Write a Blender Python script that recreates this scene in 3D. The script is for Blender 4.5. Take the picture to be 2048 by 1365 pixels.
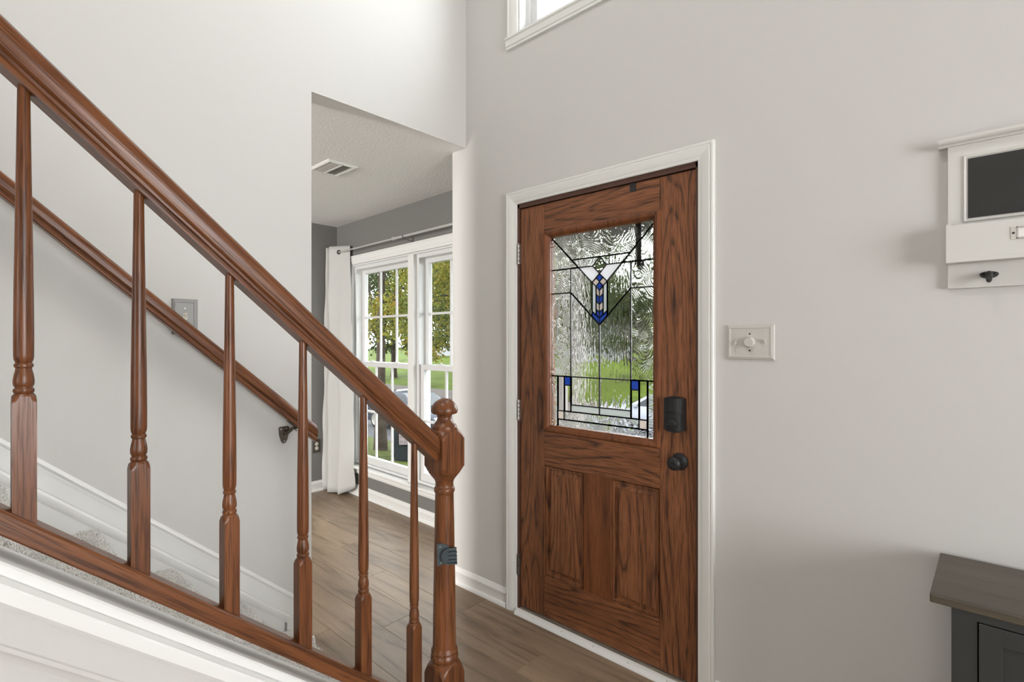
import bpy, bmesh, math, random
import numpy as np
from mathutils import Vector, Matrix

for o in list(bpy.data.objects):
    bpy.data.objects.remove(o, do_unlink=True)
random.seed(7)
RNG = np.random.default_rng(7)
SC = bpy.context.scene
COL = SC.collection
PI = math.pi
R = math.radians

# ------------------------------------------------------------------ camera
CAM_H = 1.369
cam_d = bpy.data.cameras.new('camera')
cam = bpy.data.objects.new('camera', cam_d)
COL.objects.link(cam)
cam.location = (0, 0, CAM_H)
cam.rotation_euler = (PI / 2, 0, R(42.778))
cam_d.sensor_width = 36.0
cam_d.lens = 1044.0 / 2048.0 * 36.0
cam_d.shift_y = 1.9 / 2048.0
cam_d.clip_start = 0.02
cam_d.clip_end = 400
SC.camera = cam

# ------------------------------------------------------------------ world / light
SC.view_settings.view_transform = 'Standard'
SC.view_settings.look = 'None'
SC.view_settings.gamma = 1.0
SC.view_settings.use_curve_mapping = False
SC.view_settings.exposure = 0.04
world = bpy.data.worlds.new('overcast_sky')
SC.world = world
world.use_nodes = True
wn = world.node_tree.nodes
bg = wn['Background']
bg.inputs['Color'].default_value = (0.94, 0.97, 1.0, 1)
bg.inputs['Strength'].default_value = 12.5


def area(name, loc, target, sx, sy, power, color=(1, 1, 1)):
    d = bpy.data.lights.new(name, 'AREA')
    d.shape = 'RECTANGLE'
    d.size, d.size_y = sx, sy
    d.energy = power
    d.color = color
    o = bpy.data.objects.new(name, d)
    COL.objects.link(o)
    o.location = loc
    o.rotation_euler = (Vector(target) - Vector(loc)).to_track_quat('-Z', 'Y').to_euler()
    return o


# the windows in view let in the sky itself; these stand out of view, beside, above and behind the camera, two of them added before solid walls
area('window_right_offscreen', (3.47, 0.40, 1.45), (-2.2, 0.55, 1.2), 1.75, 1.85, 48, (1.0, 0.985, 0.965))
area('fill_light_back_offscreen', (0.1, -4.39, 1.3), (-0.1, 1.9, 1.0), 2.4, 1.8, 92, (1.0, 0.98, 0.955))  # added fill panel against the solid back wall, which has no window
area('fill_light_front_room_rear_offscreen', (-3.2, -4.39, 1.4), (-3.4, 2.4, 1.4), 1.3, 1.7, 400, (1.0, 0.985, 0.97))  # added fill panel before the windowless rear wall, brightens the front room
area('ceiling_lamp_foyer_offscreen', (-0.75, -0.5, 5.12), (-0.95, -0.45, 2.0), 0.5, 0.5, 44, (1.0, 0.98, 0.95))

# ------------------------------------------------------------------ materials
MATS = {}


def new_mat(name):
    m = bpy.data.materials.new(name)
    m.use_nodes = True
    MATS[name] = m
    nt = m.node_tree
    return m, nt, nt.nodes['Principled BSDF']


def nd(nt, kind, **kw):
    n = nt.nodes.new(kind)
    for k, v in kw.items():
        setattr(n, k, v)
    return n


def plain(name, col, rough=0.5, metal=0.0, bump=0.0, bscale=200.0, var=0.0, vscale=3.0, spec=0.5):
    m, nt, p = new_mat(name)
    p.inputs['Base Color'].default_value = (*col, 1)
    p.inputs['Roughness'].default_value = rough
    p.inputs['Metallic'].default_value = metal
    p.inputs['Specular IOR Level'].default_value = spec
    tc = nd(nt, 'ShaderNodeTexCoord')
    if bump > 0:
        n = nd(nt, 'ShaderNodeTexNoise')
        n.inputs['Scale'].default_value = bscale
        n.inputs['Detail'].default_value = 3
        b = nd(nt, 'ShaderNodeBump')
        b.inputs['Strength'].default_value = bump
        b.inputs['Distance'].default_value = 0.004
        nt.links.new(tc.outputs['Object'], n.inputs['Vector'])
        nt.links.new(n.outputs['Fac'], b.inputs['Height'])
        nt.links.new(b.outputs['Normal'], p.inputs['Normal'])
    if var > 0:
        n2 = nd(nt, 'ShaderNodeTexNoise')
        n2.inputs['Scale'].default_value = vscale
        n2.inputs['Detail'].default_value = 4
        mr = nd(nt, 'ShaderNodeMapRange')
        mr.inputs[1].default_value, mr.inputs[2].default_value = 0.3, 0.7
        mr.inputs[3].default_value, mr.inputs[4].default_value = 1 - var, 1 + var
        mx = nd(nt, 'ShaderNodeMix', data_type='RGBA', blend_type='MULTIPLY')
        mx.inputs[0].default_value = 1
        mx.inputs[6].default_value = (*col, 1)
        nt.links.new(tc.outputs['Object'], n2.inputs['Vector'])
        nt.links.new(n2.outputs['Fac'], mr.inputs[0])
        nt.links.new(mr.outputs[0], mx.inputs[7])
        nt.links.new(mx.outputs[2], p.inputs['Base Color'])
    return m


def wood(name, light, mid, dark, rot=(0, 0, 0), scale=7.0, lines=16.0, rough=0.34, stretch=0.13, pore=0.55, bump=0.25):
    """stained oak: contour lines of a stretched noise give cathedral grain, fine streaks give pores"""
    m, nt, p = new_mat(name)
    L = nt.links.new
    tc = nd(nt, 'ShaderNodeTexCoord')
    oi = nd(nt, 'ShaderNodeObjectInfo')
    w = nd(nt, 'ShaderNodeMath', operation='MULTIPLY')
    w.inputs[1].default_value = 37.0
    L(oi.outputs['Random'], w.inputs[0])
    rotn = nd(nt, 'ShaderNodeMapping')
    rotn.inputs['Rotation'].default_value = rot
    L(tc.outputs['Object'], rotn.inputs['Vector'])
    scn = nd(nt, 'ShaderNodeMapping')
    scn.inputs['Scale'].default_value = (1, 1, stretch)
    L(rotn.outputs['Vector'], scn.inputs['Vector'])
    n1 = nd(nt, 'ShaderNodeTexNoise', noise_dimensions='4D')
    n1.inputs['Scale'].default_value = scale
    n1.inputs['Detail'].default_value = 1.2
    n1.inputs['Roughness'].default_value = 0.4
    L(scn.outputs['Vector'], n1.inputs['Vector'])
    L(w.outputs[0], n1.inputs['W'])
    mu = nd(nt, 'ShaderNodeMath', operation='MULTIPLY')
    mu.inputs[1].default_value = lines
    L(n1.outputs['Fac'], mu.inputs[0])
    fr = nd(nt, 'ShaderNodeMath', operation='FRACT')
    L(mu.outputs[0], fr.inputs[0])
    ramp = nd(nt, 'ShaderNodeValToRGB')
    e = ramp.color_ramp.elements
    e[0].position, e[0].color = 0.0, (*dark, 1)
    e[1].position, e[1].color = 1.0, (*dark, 1)
    for pos, c in ((0.13, mid), (0.45, light), (0.78, mid)):
        q = e.new(pos)
        q.color = (*c, 1)
    L(fr.outputs[0], ramp.inputs[0])
    nb = nd(nt, 'ShaderNodeTexNoise', noise_dimensions='4D')
    nb.inputs['Scale'].default_value = 70
    nb.inputs['Detail'].default_value = 3
    L(scn.outputs['Vector'], nb.inputs['Vector'])
    L(w.outputs[0], nb.inputs['W'])
    mrb = nd(nt, 'ShaderNodeMapRange')
    mrb.inputs[1].default_value, mrb.inputs[2].default_value = 0.36, 0.56
    L(nb.outputs['Fac'], mrb.inputs[0])
    brk = nd(nt, 'ShaderNodeMix', data_type='RGBA')
    brk.inputs[6].default_value = (*mid, 1)
    L(mrb.outputs[0], brk.inputs[0])
    L(ramp.outputs['Color'], brk.inputs[7])
    # pores
    scp = nd(nt, 'ShaderNodeMapping')
    scp.inputs['Scale'].default_value = (1, 1, 0.035)
    L(rotn.outputs['Vector'], scp.inputs['Vector'])
    n2 = nd(nt, 'ShaderNodeTexNoise', noise_dimensions='4D')
    n2.inputs['Scale'].default_value = 330
    n2.inputs['Detail'].default_value = 2
    L(scp.outputs['Vector'], n2.inputs['Vector'])
    L(w.outputs[0], n2.inputs['W'])
    mr = nd(nt, 'ShaderNodeMapRange')
    mr.inputs[1].default_value, mr.inputs[2].default_value = 0.36, 0.52
    mr.inputs[3].default_value, mr.inputs[4].default_value = pore, 1.0
    L(n2.outputs['Fac'], mr.inputs[0])
    # broad stain variation
    n3 = nd(nt, 'ShaderNodeTexNoise', noise_dimensions='4D')
    n3.inputs['Scale'].default_value = 5
    n3.inputs['Detail'].default_value = 3
    L(scn.outputs['Vector'], n3.inputs['Vector'])
    L(w.outputs[0], n3.inputs['W'])
    mr3 = nd(nt, 'ShaderNodeMapRange')
    mr3.inputs[1].default_value, mr3.inputs[2].default_value = 0.25, 0.75
    mr3.inputs[3].default_value, mr3.inputs[4].default_value = 0.78, 1.22
    L(n3.outputs['Fac'], mr3.inputs[0])
    mm = nd(nt, 'ShaderNodeMath', operation='MULTIPLY')
    L(mr.outputs[0], mm.inputs[0])
    L(mr3.outputs[0], mm.inputs[1])
    mx = nd(nt, 'ShaderNodeMix', data_type='RGBA', blend_type='MULTIPLY')
    mx.inputs[0].default_value = 1
    L(brk.outputs[2], mx.inputs[6])
    L(mm.outputs[0], mx.inputs[7])
    L(mx.outputs[2], p.inputs['Base Color'])
    p.inputs['Roughness'].default_value = rough
    p.inputs['Specular IOR Level'].default_value = 0.32
    b = nd(nt, 'ShaderNodeBump')
    b.inputs['Strength'].default_value = bump
    b.inputs['Distance'].default_value = 0.001
    L(mr.outputs[0], b.inputs['Height'])
    L(b.outputs['Normal'], p.inputs['Normal'])
    return m


SLOPE = 0.882
INC = math.atan(SLOPE)
RAILROT = (INC - PI / 2, 0, 0)
HORX = (0, -PI / 2, 0)

WALL = plain('warm_grey_paint', (0.565, 0.55, 0.525), 0.75, bump=0.06, bscale=260)
WALLD = plain('charcoal_grey_paint', (0.165, 0.160, 0.149), 0.7, bump=0.05, bscale=260)
CEIL = plain('textured_ceiling_paint', (0.80, 0.79, 0.765), 0.85, bump=0.55, bscale=75)
TRIM = plain('white_trim_paint', (0.74, 0.735, 0.71), 0.38, bump=0.02, bscale=120)
CASE = plain('white_casing_paint', (0.72, 0.715, 0.68), 0.36, bump=0.03, bscale=90)
VINYL = plain('white_vinyl', (0.66, 0.66, 0.65), 0.32)
WFIN = plain('white_cabinet_paint', (0.60, 0.585, 0.55), 0.45)
BLACK = plain('black_matte_metal', (0.010, 0.010, 0.011), 0.42)
LEAD = plain('lead_came', (0.016, 0.016, 0.017), 0.4, metal=0.3)
STEEL = plain('satin_steel', (0.42, 0.40, 0.37), 0.35, metal=0.9)
RODM = plain('polished_rod_steel', (0.72, 0.71, 0.69), 0.3, metal=0.6)
NICKEL = plain('brushed_nickel', (0.24, 0.235, 0.225), 0.5, metal=0.85)
BRONZE = plain('aged_bronze', (0.10, 0.082, 0.062), 0.45, metal=0.6, var=0.3, vscale=60)
IRON = plain('dark_cast_iron', (0.045, 0.045, 0.043), 0.55, metal=0.4, bump=0.1, bscale=200)
IVORY = plain('almond_plastic', (0.62, 0.58, 0.48), 0.35)
OUTBR = plain('brown_plastic', (0.055, 0.047, 0.036), 0.4)
PLATEP = plain('painted_plate', (0.52, 0.50, 0.46), 0.38)
GATEP = plain('slate_grey_plastic', (0.050, 0.066, 0.072), 0.4, bump=0.05, bscale=300)
CHALK = plain('chalkboard', (0.022, 0.021, 0.019), 0.75, var=0.12, vscale=9)
CAB = plain('charcoal_cabinet_paint', (0.024, 0.026, 0.025), 0.5, var=0.2, vscale=5)
CONC = plain('concrete', (0.050, 0.043, 0.039), 0.9, bump=0.2, bscale=60, var=0.12, spec=0.04)
ASPH = plain('asphalt', (0.0348, 0.0348, 0.0366), 0.9, bump=0.3, bscale=80, var=0.15, spec=0.04)
LAWN = plain('lawn_grass', (0.0296, 0.0424, 0.0041), 0.95, bump=0.9, bscale=14, var=0.35, vscale=0.6, spec=0.04)
LAWN2 = plain('leaf_strewn_lawn', (0.0243, 0.0296, 0.0063), 0.95, bump=0.9, bscale=18, var=0.45, vscale=5, spec=0.04)
BARK = plain('grey_bark', (0.0261, 0.0202, 0.015), 0.9, bump=1.0, bscale=28, var=0.35, vscale=9, spec=0.04)
SIDING = plain('white_vinyl_siding', (0.1462, 0.1462, 0.1498), 0.6, spec=0.04)
SIDTAN = plain('tan_siding', (0.0906, 0.0731, 0.0592), 0.7, spec=0.04)
SHING = plain('grey_shingles', (0.0348, 0.0366, 0.0418), 0.9, bump=0.4, bscale=20, var=0.2, spec=0.04)
CARB = plain('dark_car_paint', (0.018, 0.020, 0.026), 0.16, spec=0.1)
CARG = plain('silver_car_paint', (0.1326, 0.1404, 0.156), 0.2, spec=0.1)
CARW = plain('car_glass', (0.012, 0.014, 0.016), 0.05, spec=0.1)
TYRE = plain('tyre_rubber', (0.012, 0.012, 0.012), 0.8, spec=0.1)
REDL = plain('red_lens', (0.22, 0.01, 0.01), 0.2, spec=0.1)
BIN = plain('black_bin_plastic', (0.012, 0.014, 0.015), 0.35, spec=0.1)
STICK = plain('pale_label', (0.1044, 0.087, 0.087), 0.6, var=0.35, vscale=25, spec=0.1)
PORCHC = plain('porch_ceiling_paint', (0.06, 0.057, 0.048), 0.6)
PORCHW = plain('porch_post_paint', (0.2159, 0.2019, 0.1881), 0.5)

OAK_L, OAK_M, OAK_D = (0.245, 0.097, 0.042), (0.205, 0.079, 0.034), (0.050, 0.022, 0.014)
DOORV = wood('door_oak_upright', OAK_L, OAK_M, OAK_D, (0, 0, 0), 6.5, 15, 0.36, pore=0.45)
DOORH = wood('door_oak_crosswise', OAK_L, OAK_M, OAK_D, HORX, 6.5, 15, 0.36, pore=0.45)
DOORS = wood('door_oak_straight', (0.21, 0.072, 0.027), (0.18, 0.06, 0.022), (0.10, 0.036, 0.016), (0, 0, 0), 12, 5, 0.36, stretch=0.04)
JAMBW = plain('brown_jamb_paint', (0.075, 0.030, 0.017), 0.45)
RL, RM, RD = (0.185, 0.068, 0.024), (0.145, 0.050, 0.018), (0.062, 0.023, 0.011)
RAILV = wood('stained_oak_turned', RL, RM, (0.088, 0.032, 0.014), (0, 0, 0), 22, 6, 0.3, stretch=0.05, pore=0.5)
RAILS = wood('stained_oak_rail', RL, RM, (0.080, 0.029, 0.013), RAILROT, 22, 8, 0.28, stretch=0.05, pore=0.5)
RAILB = wood('stained_oak_shoe', (0.20, 0.075, 0.027), (0.16, 0.057, 0.021), (0.065, 0.024, 0.011), RAILROT, 20, 6, 0.3, stretch=0.04)
SILLW = wood('weathered_sill_wood', (0.30, 0.25, 0.19), (0.26, 0.21, 0.16), (0.16, 0.13, 0.10), HORX, 20, 6, 0.5, stretch=0.04)
TABTOP = wood('grey_brown_tabletop', (0.092, 0.074, 0.052), (0.080, 0.065, 0.047), (0.060, 0.049, 0.037), HORX, 5, 7, 0.4, stretch=0.08, pore=0.85)
SUBFL = plain('brown_underlay', (0.05, 0.04, 0.03), 0.9)


def plank_mat():
    m = wood('vinyl_oak_plank', (0.290, 0.206, 0.136), (0.250, 0.175, 0.114), (0.155, 0.104, 0.066), HORX, 6, 7, 0.38, stretch=0.12, pore=0.86, bump=0.08)
    nt = m.node_tree
    p = nt.nodes['Principled BSDF']
    src = p.inputs['Base Color'].links[0].from_socket
    oi = nd(nt, 'ShaderNodeObjectInfo')
    mr = nd(nt, 'ShaderNodeMapRange')
    mr.inputs[3].default_value, mr.inputs[4].default_value = 0.86, 1.12
    nt.links.new(oi.outputs['Random'], mr.inputs[0])
    mx = nd(nt, 'ShaderNodeMix', data_type='RGBA', blend_type='MULTIPLY')
    mx.inputs[0].default_value = 1
    nt.links.new(src, mx.inputs[6])
    nt.links.new(mr.outputs[0], mx.inputs[7])
    nt.links.new(mx.outputs[2], p.inputs['Base Color'])
    return m


PLANK = plank_mat()


def carpet_mat():
    m, nt, p = new_mat('flecked_grey_carpet')
    tc = nd(nt, 'ShaderNodeTexCoord')
    n = nd(nt, 'ShaderNodeTexNoise')
    n.inputs['Scale'].default_value = 260
    n.inputs['Detail'].default_value = 2
    r = nd(nt, 'ShaderNodeValToRGB')
    e = r.color_ramp.elements
    e[0].position, e[0].color = 0.30, (0.20, 0.19, 0.175, 1)
    e[1].position, e[1].color = 0.47, (0.74, 0.72, 0.68, 1)
    nt.links.new(tc.outputs['Object'], n.inputs['Vector'])
    nt.links.new(n.outputs['Fac'], r.inputs[0])
    nt.links.new(r.outputs[0], p.inputs['Base Color'])
    p.inputs['Roughness'].default_value = 0.95
    p.inputs['Specular IOR Level'].default_value = 0.1
    return m


CARPET = carpet_mat()


def pane_mat(name='clear_pane', tint=(0.96, 0.975, 0.97), k=0.045):
    m, nt, p = new_mat(name)
    nt.nodes.remove(p)
    out = nt.nodes['Material Output']
    t = nd(nt, 'ShaderNodeBsdfTransparent')
    t.inputs['Color'].default_value = (*tint, 1)
    g = nd(nt, 'ShaderNodeBsdfGlossy')
    g.inputs['Roughness'].default_value = 0.02
    f = nd(nt, 'ShaderNodeLayerWeight')
    f.inputs['Blend'].default_value = 0.5
    pw = nd(nt, 'ShaderNodeMath', operation='POWER')
    pw.inputs[1].default_value = 5
    ma = nd(nt, 'ShaderNodeMath', operation='MULTIPLY_ADD')
    ma.inputs[1].default_value, ma.inputs[2].default_value = 0.7, 0.02
    nt.links.new(f.outputs['Facing'], pw.inputs[0])
    nt.links.new(pw.outputs[0], ma.inputs[0])
    mx = nd(nt, 'ShaderNodeMixShader')
    nt.links.new(ma.outputs[0], mx.inputs[0])
    nt.links.new(t.outputs[0], mx.inputs[1])
    nt.links.new(g.outputs[0], mx.inputs[2])
    nt.links.new(mx.outputs[0], out.inputs['Surface'])
    return m


CLEAR = pane_mat()


def art_glass(name, tint, kind, strength=0.5, rough=0.0, milk=0.0, milkcol=(0.8, 0.8, 0.8)):
    """thick leaded-glass piece: refracts what lies behind through its own relief"""
    m, nt, p = new_mat(name)
    L = nt.links.new
    nt.nodes.remove(p)
    out = nt.nodes['Material Output']
    tc = nd(nt, 'ShaderNodeTexCoord')
    g = nd(nt, 'ShaderNodeBsdfRefraction')
    g.inputs['Color'].default_value = (*tint, 1)
    g.inputs['Roughness'].default_value = rough
    g.inputs['IOR'].default_value = 1.45
    gl = nd(nt, 'ShaderNodeBsdfGlossy')
    gl.inputs['Roughness'].default_value = 0.08
    fz = nd(nt, 'ShaderNodeFresnel')
    fz.inputs['IOR'].default_value = 1.13
    h = None
    if kind == 'ripple':
        mp = nd(nt, 'ShaderNodeMapping')
        mp.inputs['Scale'].default_value = (95, 95, 24)
        n = nd(nt, 'ShaderNodeTexNoise')
        n.inputs['Scale'].default_value = 1.0
        n.inputs['Detail'].default_value = 0.6
        L(tc.outputs['Object'], mp.inputs['Vector'])
        L(mp.outputs[0], n.inputs['Vector'])
        h = n.outputs['Fac']
    elif kind == 'swirl':
        n0 = nd(nt, 'ShaderNodeTexNoise')
        n0.inputs['Scale'].default_value = 7
        n0.inputs['Detail'].default_value = 1.0
        L(tc.outputs['Object'], n0.inputs['Vector'])
        mu = nd(nt, 'ShaderNodeMath', operation='MULTIPLY')
        mu.inputs[1].default_value = 150
        L(n0.outputs['Fac'], mu.inputs[0])
        n2 = nd(nt, 'ShaderNodeTexNoise')
        n2.inputs['Scale'].default_value = 40
        L(tc.outputs['Object'], n2.inputs['Vector'])
        ad = nd(nt, 'ShaderNodeMath', operation='MULTIPLY_ADD')
        ad.inputs[1].default_value = 4.0
        L(n2.outputs['Fac'], ad.inputs[0])
        L(mu.outputs[0], ad.inputs[2])
        si = nd(nt, 'ShaderNodeMath', operation='SINE')
        L(ad.outputs[0], si.inputs[0])
        h = si.outputs[0]
    elif kind == 'fine':
        n = nd(nt, 'ShaderNodeTexNoise')
        n.inputs['Scale'].default_value = 160
        L(tc.outputs['Object'], n.inputs['Vector'])
        h = n.outputs['Fac']
    if h is not None:
        b = nd(nt, 'ShaderNodeBump')
        b.inputs['Strength'].default_value = strength
        b.inputs['Distance'].default_value = 0.004
        L(h, b.inputs['Height'])
        L(b.outputs[0], g.inputs['Normal'])
        L(b.outputs[0], gl.inputs['Normal'])
        L(b.outputs[0], fz.inputs['Normal'])
    body = g.outputs[0]
    if milk > 0:
        tr = nd(nt, 'ShaderNodeBsdfTranslucent')
        tr.inputs['Color'].default_value = (*milkcol, 1)
        df = nd(nt, 'ShaderNodeBsdfDiffuse')
        df.inputs['Color'].default_value = (*milkcol, 1)
        m1 = nd(nt, 'ShaderNodeMixShader')
        m1.inputs[0].default_value = 0.5
        L(tr.outputs[0], m1.inputs[1])
        L(df.outputs[0], m1.inputs[2])
        m2 = nd(nt, 'ShaderNodeMixShader')
        m2.inputs[0].default_value = milk
        L(body, m2.inputs[1])
        L(m1.outputs[0], m2.inputs[2])
        body = m2.outputs[0]
    mx = nd(nt, 'ShaderNodeMixShader')
    L(fz.outputs[0], mx.inputs[0])
    L(body, mx.inputs[1])
    L(gl.outputs[0], mx.inputs[2])
    L(mx.outputs[0], out.inputs['Surface'])
    return m


G_SWIRL = art_glass('swirled_art_glass', (0.95, 0.95, 0.93), 'swirl', 0.20)
G_RIPPLE = art_glass('rippled_art_glass', (0.95, 0.95, 0.94), 'ripple', 0.42)
G_CLEAR = art_glass('clear_bevel_glass', (0.98, 0.98, 0.98), 'none')
G_WHITE = art_glass('white_opal_glass', (1, 1, 1), 'fine', 0.1, 0.2, 0.75, (0.95, 0.95, 0.98))
G_BLUE = art_glass('cobalt_glass', (0.10, 0.21, 0.62), 'fine', 0.25, 0.05, 0.5, (0.08, 0.17, 0.52))
G_CREAM = art_glass('cream_glass', (0.95, 0.87, 0.80), 'fine', 0.1, 0.25, 0.7, (0.72, 0.66, 0.62))
G_FROST = art_glass('frosted_grey_glass', (0.9, 0.92, 0.9), 'fine', 0.3, 0.35, 0.45, (0.55, 0.57, 0.56))


def cloth_mat():
    m, nt, p = new_mat('pale_linen')
    p.inputs['Base Color'].default_value = (0.60, 0.59, 0.565, 1)
    p.inputs['Roughness'].default_value = 0.9
    out = nt.nodes['Material Output']
    t = nd(nt, 'ShaderNodeBsdfTranslucent')
    t.inputs['Color'].default_value = (0.74, 0.73, 0.70, 1)
    mx = nd(nt, 'ShaderNodeMixShader')
    mx.inputs[0].default_value = 0.2
    nt.links.new(p.outputs[0], mx.inputs[1])
    nt.links.new(t.outputs[0], mx.inputs[2])
    nt.links.new(mx.outputs[0], out.inputs['Surface'])
    tc = nd(nt, 'ShaderNodeTexCoord')
    n = nd(nt, 'ShaderNodeTexNoise')
    n.inputs['Scale'].default_value = 160
    b = nd(nt, 'ShaderNodeBump')
    b.inputs['Strength'].default_value = 0.25
    b.inputs['Distance'].default_value = 0.003
    nt.links.new(tc.outputs['Object'], n.inputs['Vector'])
    nt.links.new(n.outputs['Fac'], b.inputs['Height'])
    nt.links.new(b.outputs[0], p.inputs['Normal'])
    return m


LINEN = cloth_mat()


def leaf_mat(name, cols, scale=2.2):
    m, nt, p = new_mat(name)
    g = nd(nt, 'ShaderNodeNewGeometry')
    n = nd(nt, 'ShaderNodeTexNoise')
    n.inputs['Scale'].default_value = scale
    n.inputs['Detail'].default_value = 6
    n.inputs['Roughness'].default_value = 0.8
    r = nd(nt, 'ShaderNodeValToRGB')
    e = r.color_ramp.elements
    e[0].position, e[0].color = 0.32, (*cols[0], 1)
    e[1].position, e[1].color = 0.68, (*cols[-1], 1)
    for i, c in enumerate(cols[1:-1]):
        q = e.new(0.32 + 0.36 * (i + 1) / (len(cols) - 1))
        q.color = (*c, 1)
    nt.links.new(g.outputs['Position'], n.inputs['Vector'])
    nt.links.new(n.outputs['Fac'], r.inputs[0])
    nt.links.new(r.outputs[0], p.inputs['Base Color'])
    p.inputs['Roughness'].default_value = 0.7
    p.inputs['Specular IOR Level'].default_value = 0.1
    out = nt.nodes['Material Output']
    t = nd(nt, 'ShaderNodeBsdfTranslucent')
    nt.links.new(r.outputs[0], t.inputs['Color'])
    mx = nd(nt, 'ShaderNodeMixShader')
    mx.inputs[0].default_value = 0.35
    nt.links.new(p.outputs[0], mx.inputs[1])
    nt.links.new(t.outputs[0], mx.inputs[2])
    nt.links.new(mx.outputs[0], out.inputs['Surface'])
    return m


LEAFA = leaf_mat('autumn_leaves', [(0.018, 0.028, 0.006), (0.040, 0.050, 0.008), (0.082, 0.073, 0.008), (0.155, 0.083, 0.008)])
LEAFB = leaf_mat('green_leaves', [(0.014, 0.020, 0.007), (0.026, 0.034, 0.011), (0.045, 0.048, 0.016)], 1.0)

# ------------------------------------------------------------------ mesh helpers


def mesh_of(verts, faces, name='mesh', smooth=False):
    me = bpy.data.meshes.new(name)
    me.from_pydata([tuple(v) for v in verts], [], faces)
    me.validate()
    if smooth:
        for p in me.polygons:
            p.use_smooth = True
    return me


class MB:
    def __init__(self):
        self.v, self.f = [], []

    def add(self, verts, faces):
        n = len(self.v)
        self.v += [tuple(q) for q in verts]
        self.f += [tuple(i + n for i in q) for q in faces]
        return self

    def box(self, x0, x1, y0, y1, z0, z1):
        v = [(x, y, z) for x in (x0, x1) for y in (y0, y1) for z in (z0, z1)]
        return self.add(v, [(0, 1, 3, 2), (4, 6, 7, 5), (0, 4, 5, 1), (2, 3, 7, 6), (0, 2, 6, 4), (1, 5, 7, 3)])

    def bbox(self, x0, x1, y0, y1, z0, z1, b=0.003):
        bm = bmesh.new()
        bmesh.ops.create_cube(bm, size=1)
        for q in bm.verts:
            q.co = Vector(((x0 + x1) / 2 + q.co.x * (x1 - x0), (y0 + y1) / 2 + q.co.y * (y1 - y0), (z0 + z1) / 2 + q.co.z * (z1 - z0)))
        bmesh.ops.bevel(bm, geom=list(bm.edges), offset=b, segments=2, affect='EDGES', profile=0.6)
        bm.verts.index_update()
        self.add([q.co[:] for q in bm.verts], [[w.index for w in f.verts] for f in bm.faces])
        bm.free()
        return self

    def prism(self, poly, axis, a, b):
        """extrude a 2-D polygon along an axis; poly coords are the other two axes in xyz order"""
        n = len(poly)

        def mk(p, t):
            if axis == 'x':
                return (t, p[0], p[1])
            if axis == 'y':
                return (p[0], t, p[1])
            return (p[0], p[1], t)
        v = [mk(p, a) for p in poly] + [mk(p, b) for p in poly]
        f = [tuple(range(n - 1, -1, -1)), tuple(range(n, 2 * n))] + [(i, (i + 1) % n, n + (i + 1) % n, n + i) for i in range(n)]
        return self.add(v, f)

    def lathe(self, prof, seg=24, origin=(0, 0, 0), axis=(0, 0, 1)):
        q = Vector((0, 0, 1)).rotation_difference(Vector(axis).normalized())
        o = Vector(origin)
        v, f = [], []
        for (r, h) in prof:
            for k in range(seg):
                a = 2 * PI * k / seg
                v.append(o + q @ Vector((r * math.cos(a), r * math.sin(a), h)))
        m = len(prof)
        for i in range(m - 1):
            for k in range(seg):
                k2 = (k + 1) % seg
                f.append((i * seg + k, i * seg + k2, (i + 1) * seg + k2, (i + 1) * seg + k))
        f.append(tuple(range(seg - 1, -1, -1)))
        f.append(tuple((m - 1) * seg + k for k in range(seg)))
        return self.add(v, f)

    def tube(self, pts, rad, seg=10):
        pts = [Vector(p) for p in pts]
        rr = rad if isinstance(rad, (list, tuple)) else [rad] * len(pts)
        v, f = [], []
        n0 = None
        for i, p in enumerate(pts):
            d = (pts[min(i + 1, len(pts) - 1)] - pts[max(i - 1, 0)]).normalized()
            if n0 is None:
                n0 = d.orthogonal().normalized()
            n0 = (n0 - d * n0.dot(d)).normalized()
            b = d.cross(n0)
            for k in range(seg):
                a = 2 * PI * k / seg
                v.append(p + (n0 * math.cos(a) + b * math.sin(a)) * rr[i])
        for i in range(len(pts) - 1):
            for k in range(seg):
                k2 = (k + 1) % seg
                f.append((i * seg + k, i * seg + k2, (i + 1) * seg + k2, (i + 1) * seg + k))
        f.append(tuple(range(seg - 1, -1, -1)))
        f.append(tuple((len(pts) - 1) * seg + k for k in range(seg)))
        return self.add(v, f)

    def turned(self, a, prof, seg=48):
        """square stock of half-width a turned to profile (z, r): round where r is small, square where large"""
        v, f = [], []
        for (z, r) in prof:
            for k in range(seg):
                t = 2 * PI * k / seg + PI / 4
                s = a / max(abs(math.cos(t)), abs(math.sin(t)))
                q = min(s, r)
                v.append((q * math.cos(t), q * math.sin(t), z))
        for i in range(len(prof) - 1):
            for k in range(seg):
                k2 = (k + 1) % seg
                f.append((i * seg + k, i * seg + k2, (i + 1) * seg + k2, (i + 1) * seg + k))
        f.append(tuple(range(seg - 1, -1, -1)))
        f.append(tuple((len(prof) - 1) * seg + k for k in range(seg)))
        return self.add(v, f)

    def mat(self, M):
        self.v = [tuple(M @ Vector(q)) for q in self.v]
        return self


def fix_normals(me):
    bm = bmesh.new()
    bm.from_mesh(me)
    bmesh.ops.recalc_face_normals(bm, faces=list(bm.faces))
    bm.to_mesh(me)
    bm.free()


def autosmooth(me, ang=35):
    for p in me.polygons:
        p.use_smooth = True
    bm = bmesh.new()
    bm.from_mesh(me)
    for e in bm.edges:
        if len(e.link_faces) == 2 and e.calc_face_angle(0) > R(ang):
            e.smooth = False
    bm.to_mesh(me)
    bm.free()


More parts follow.
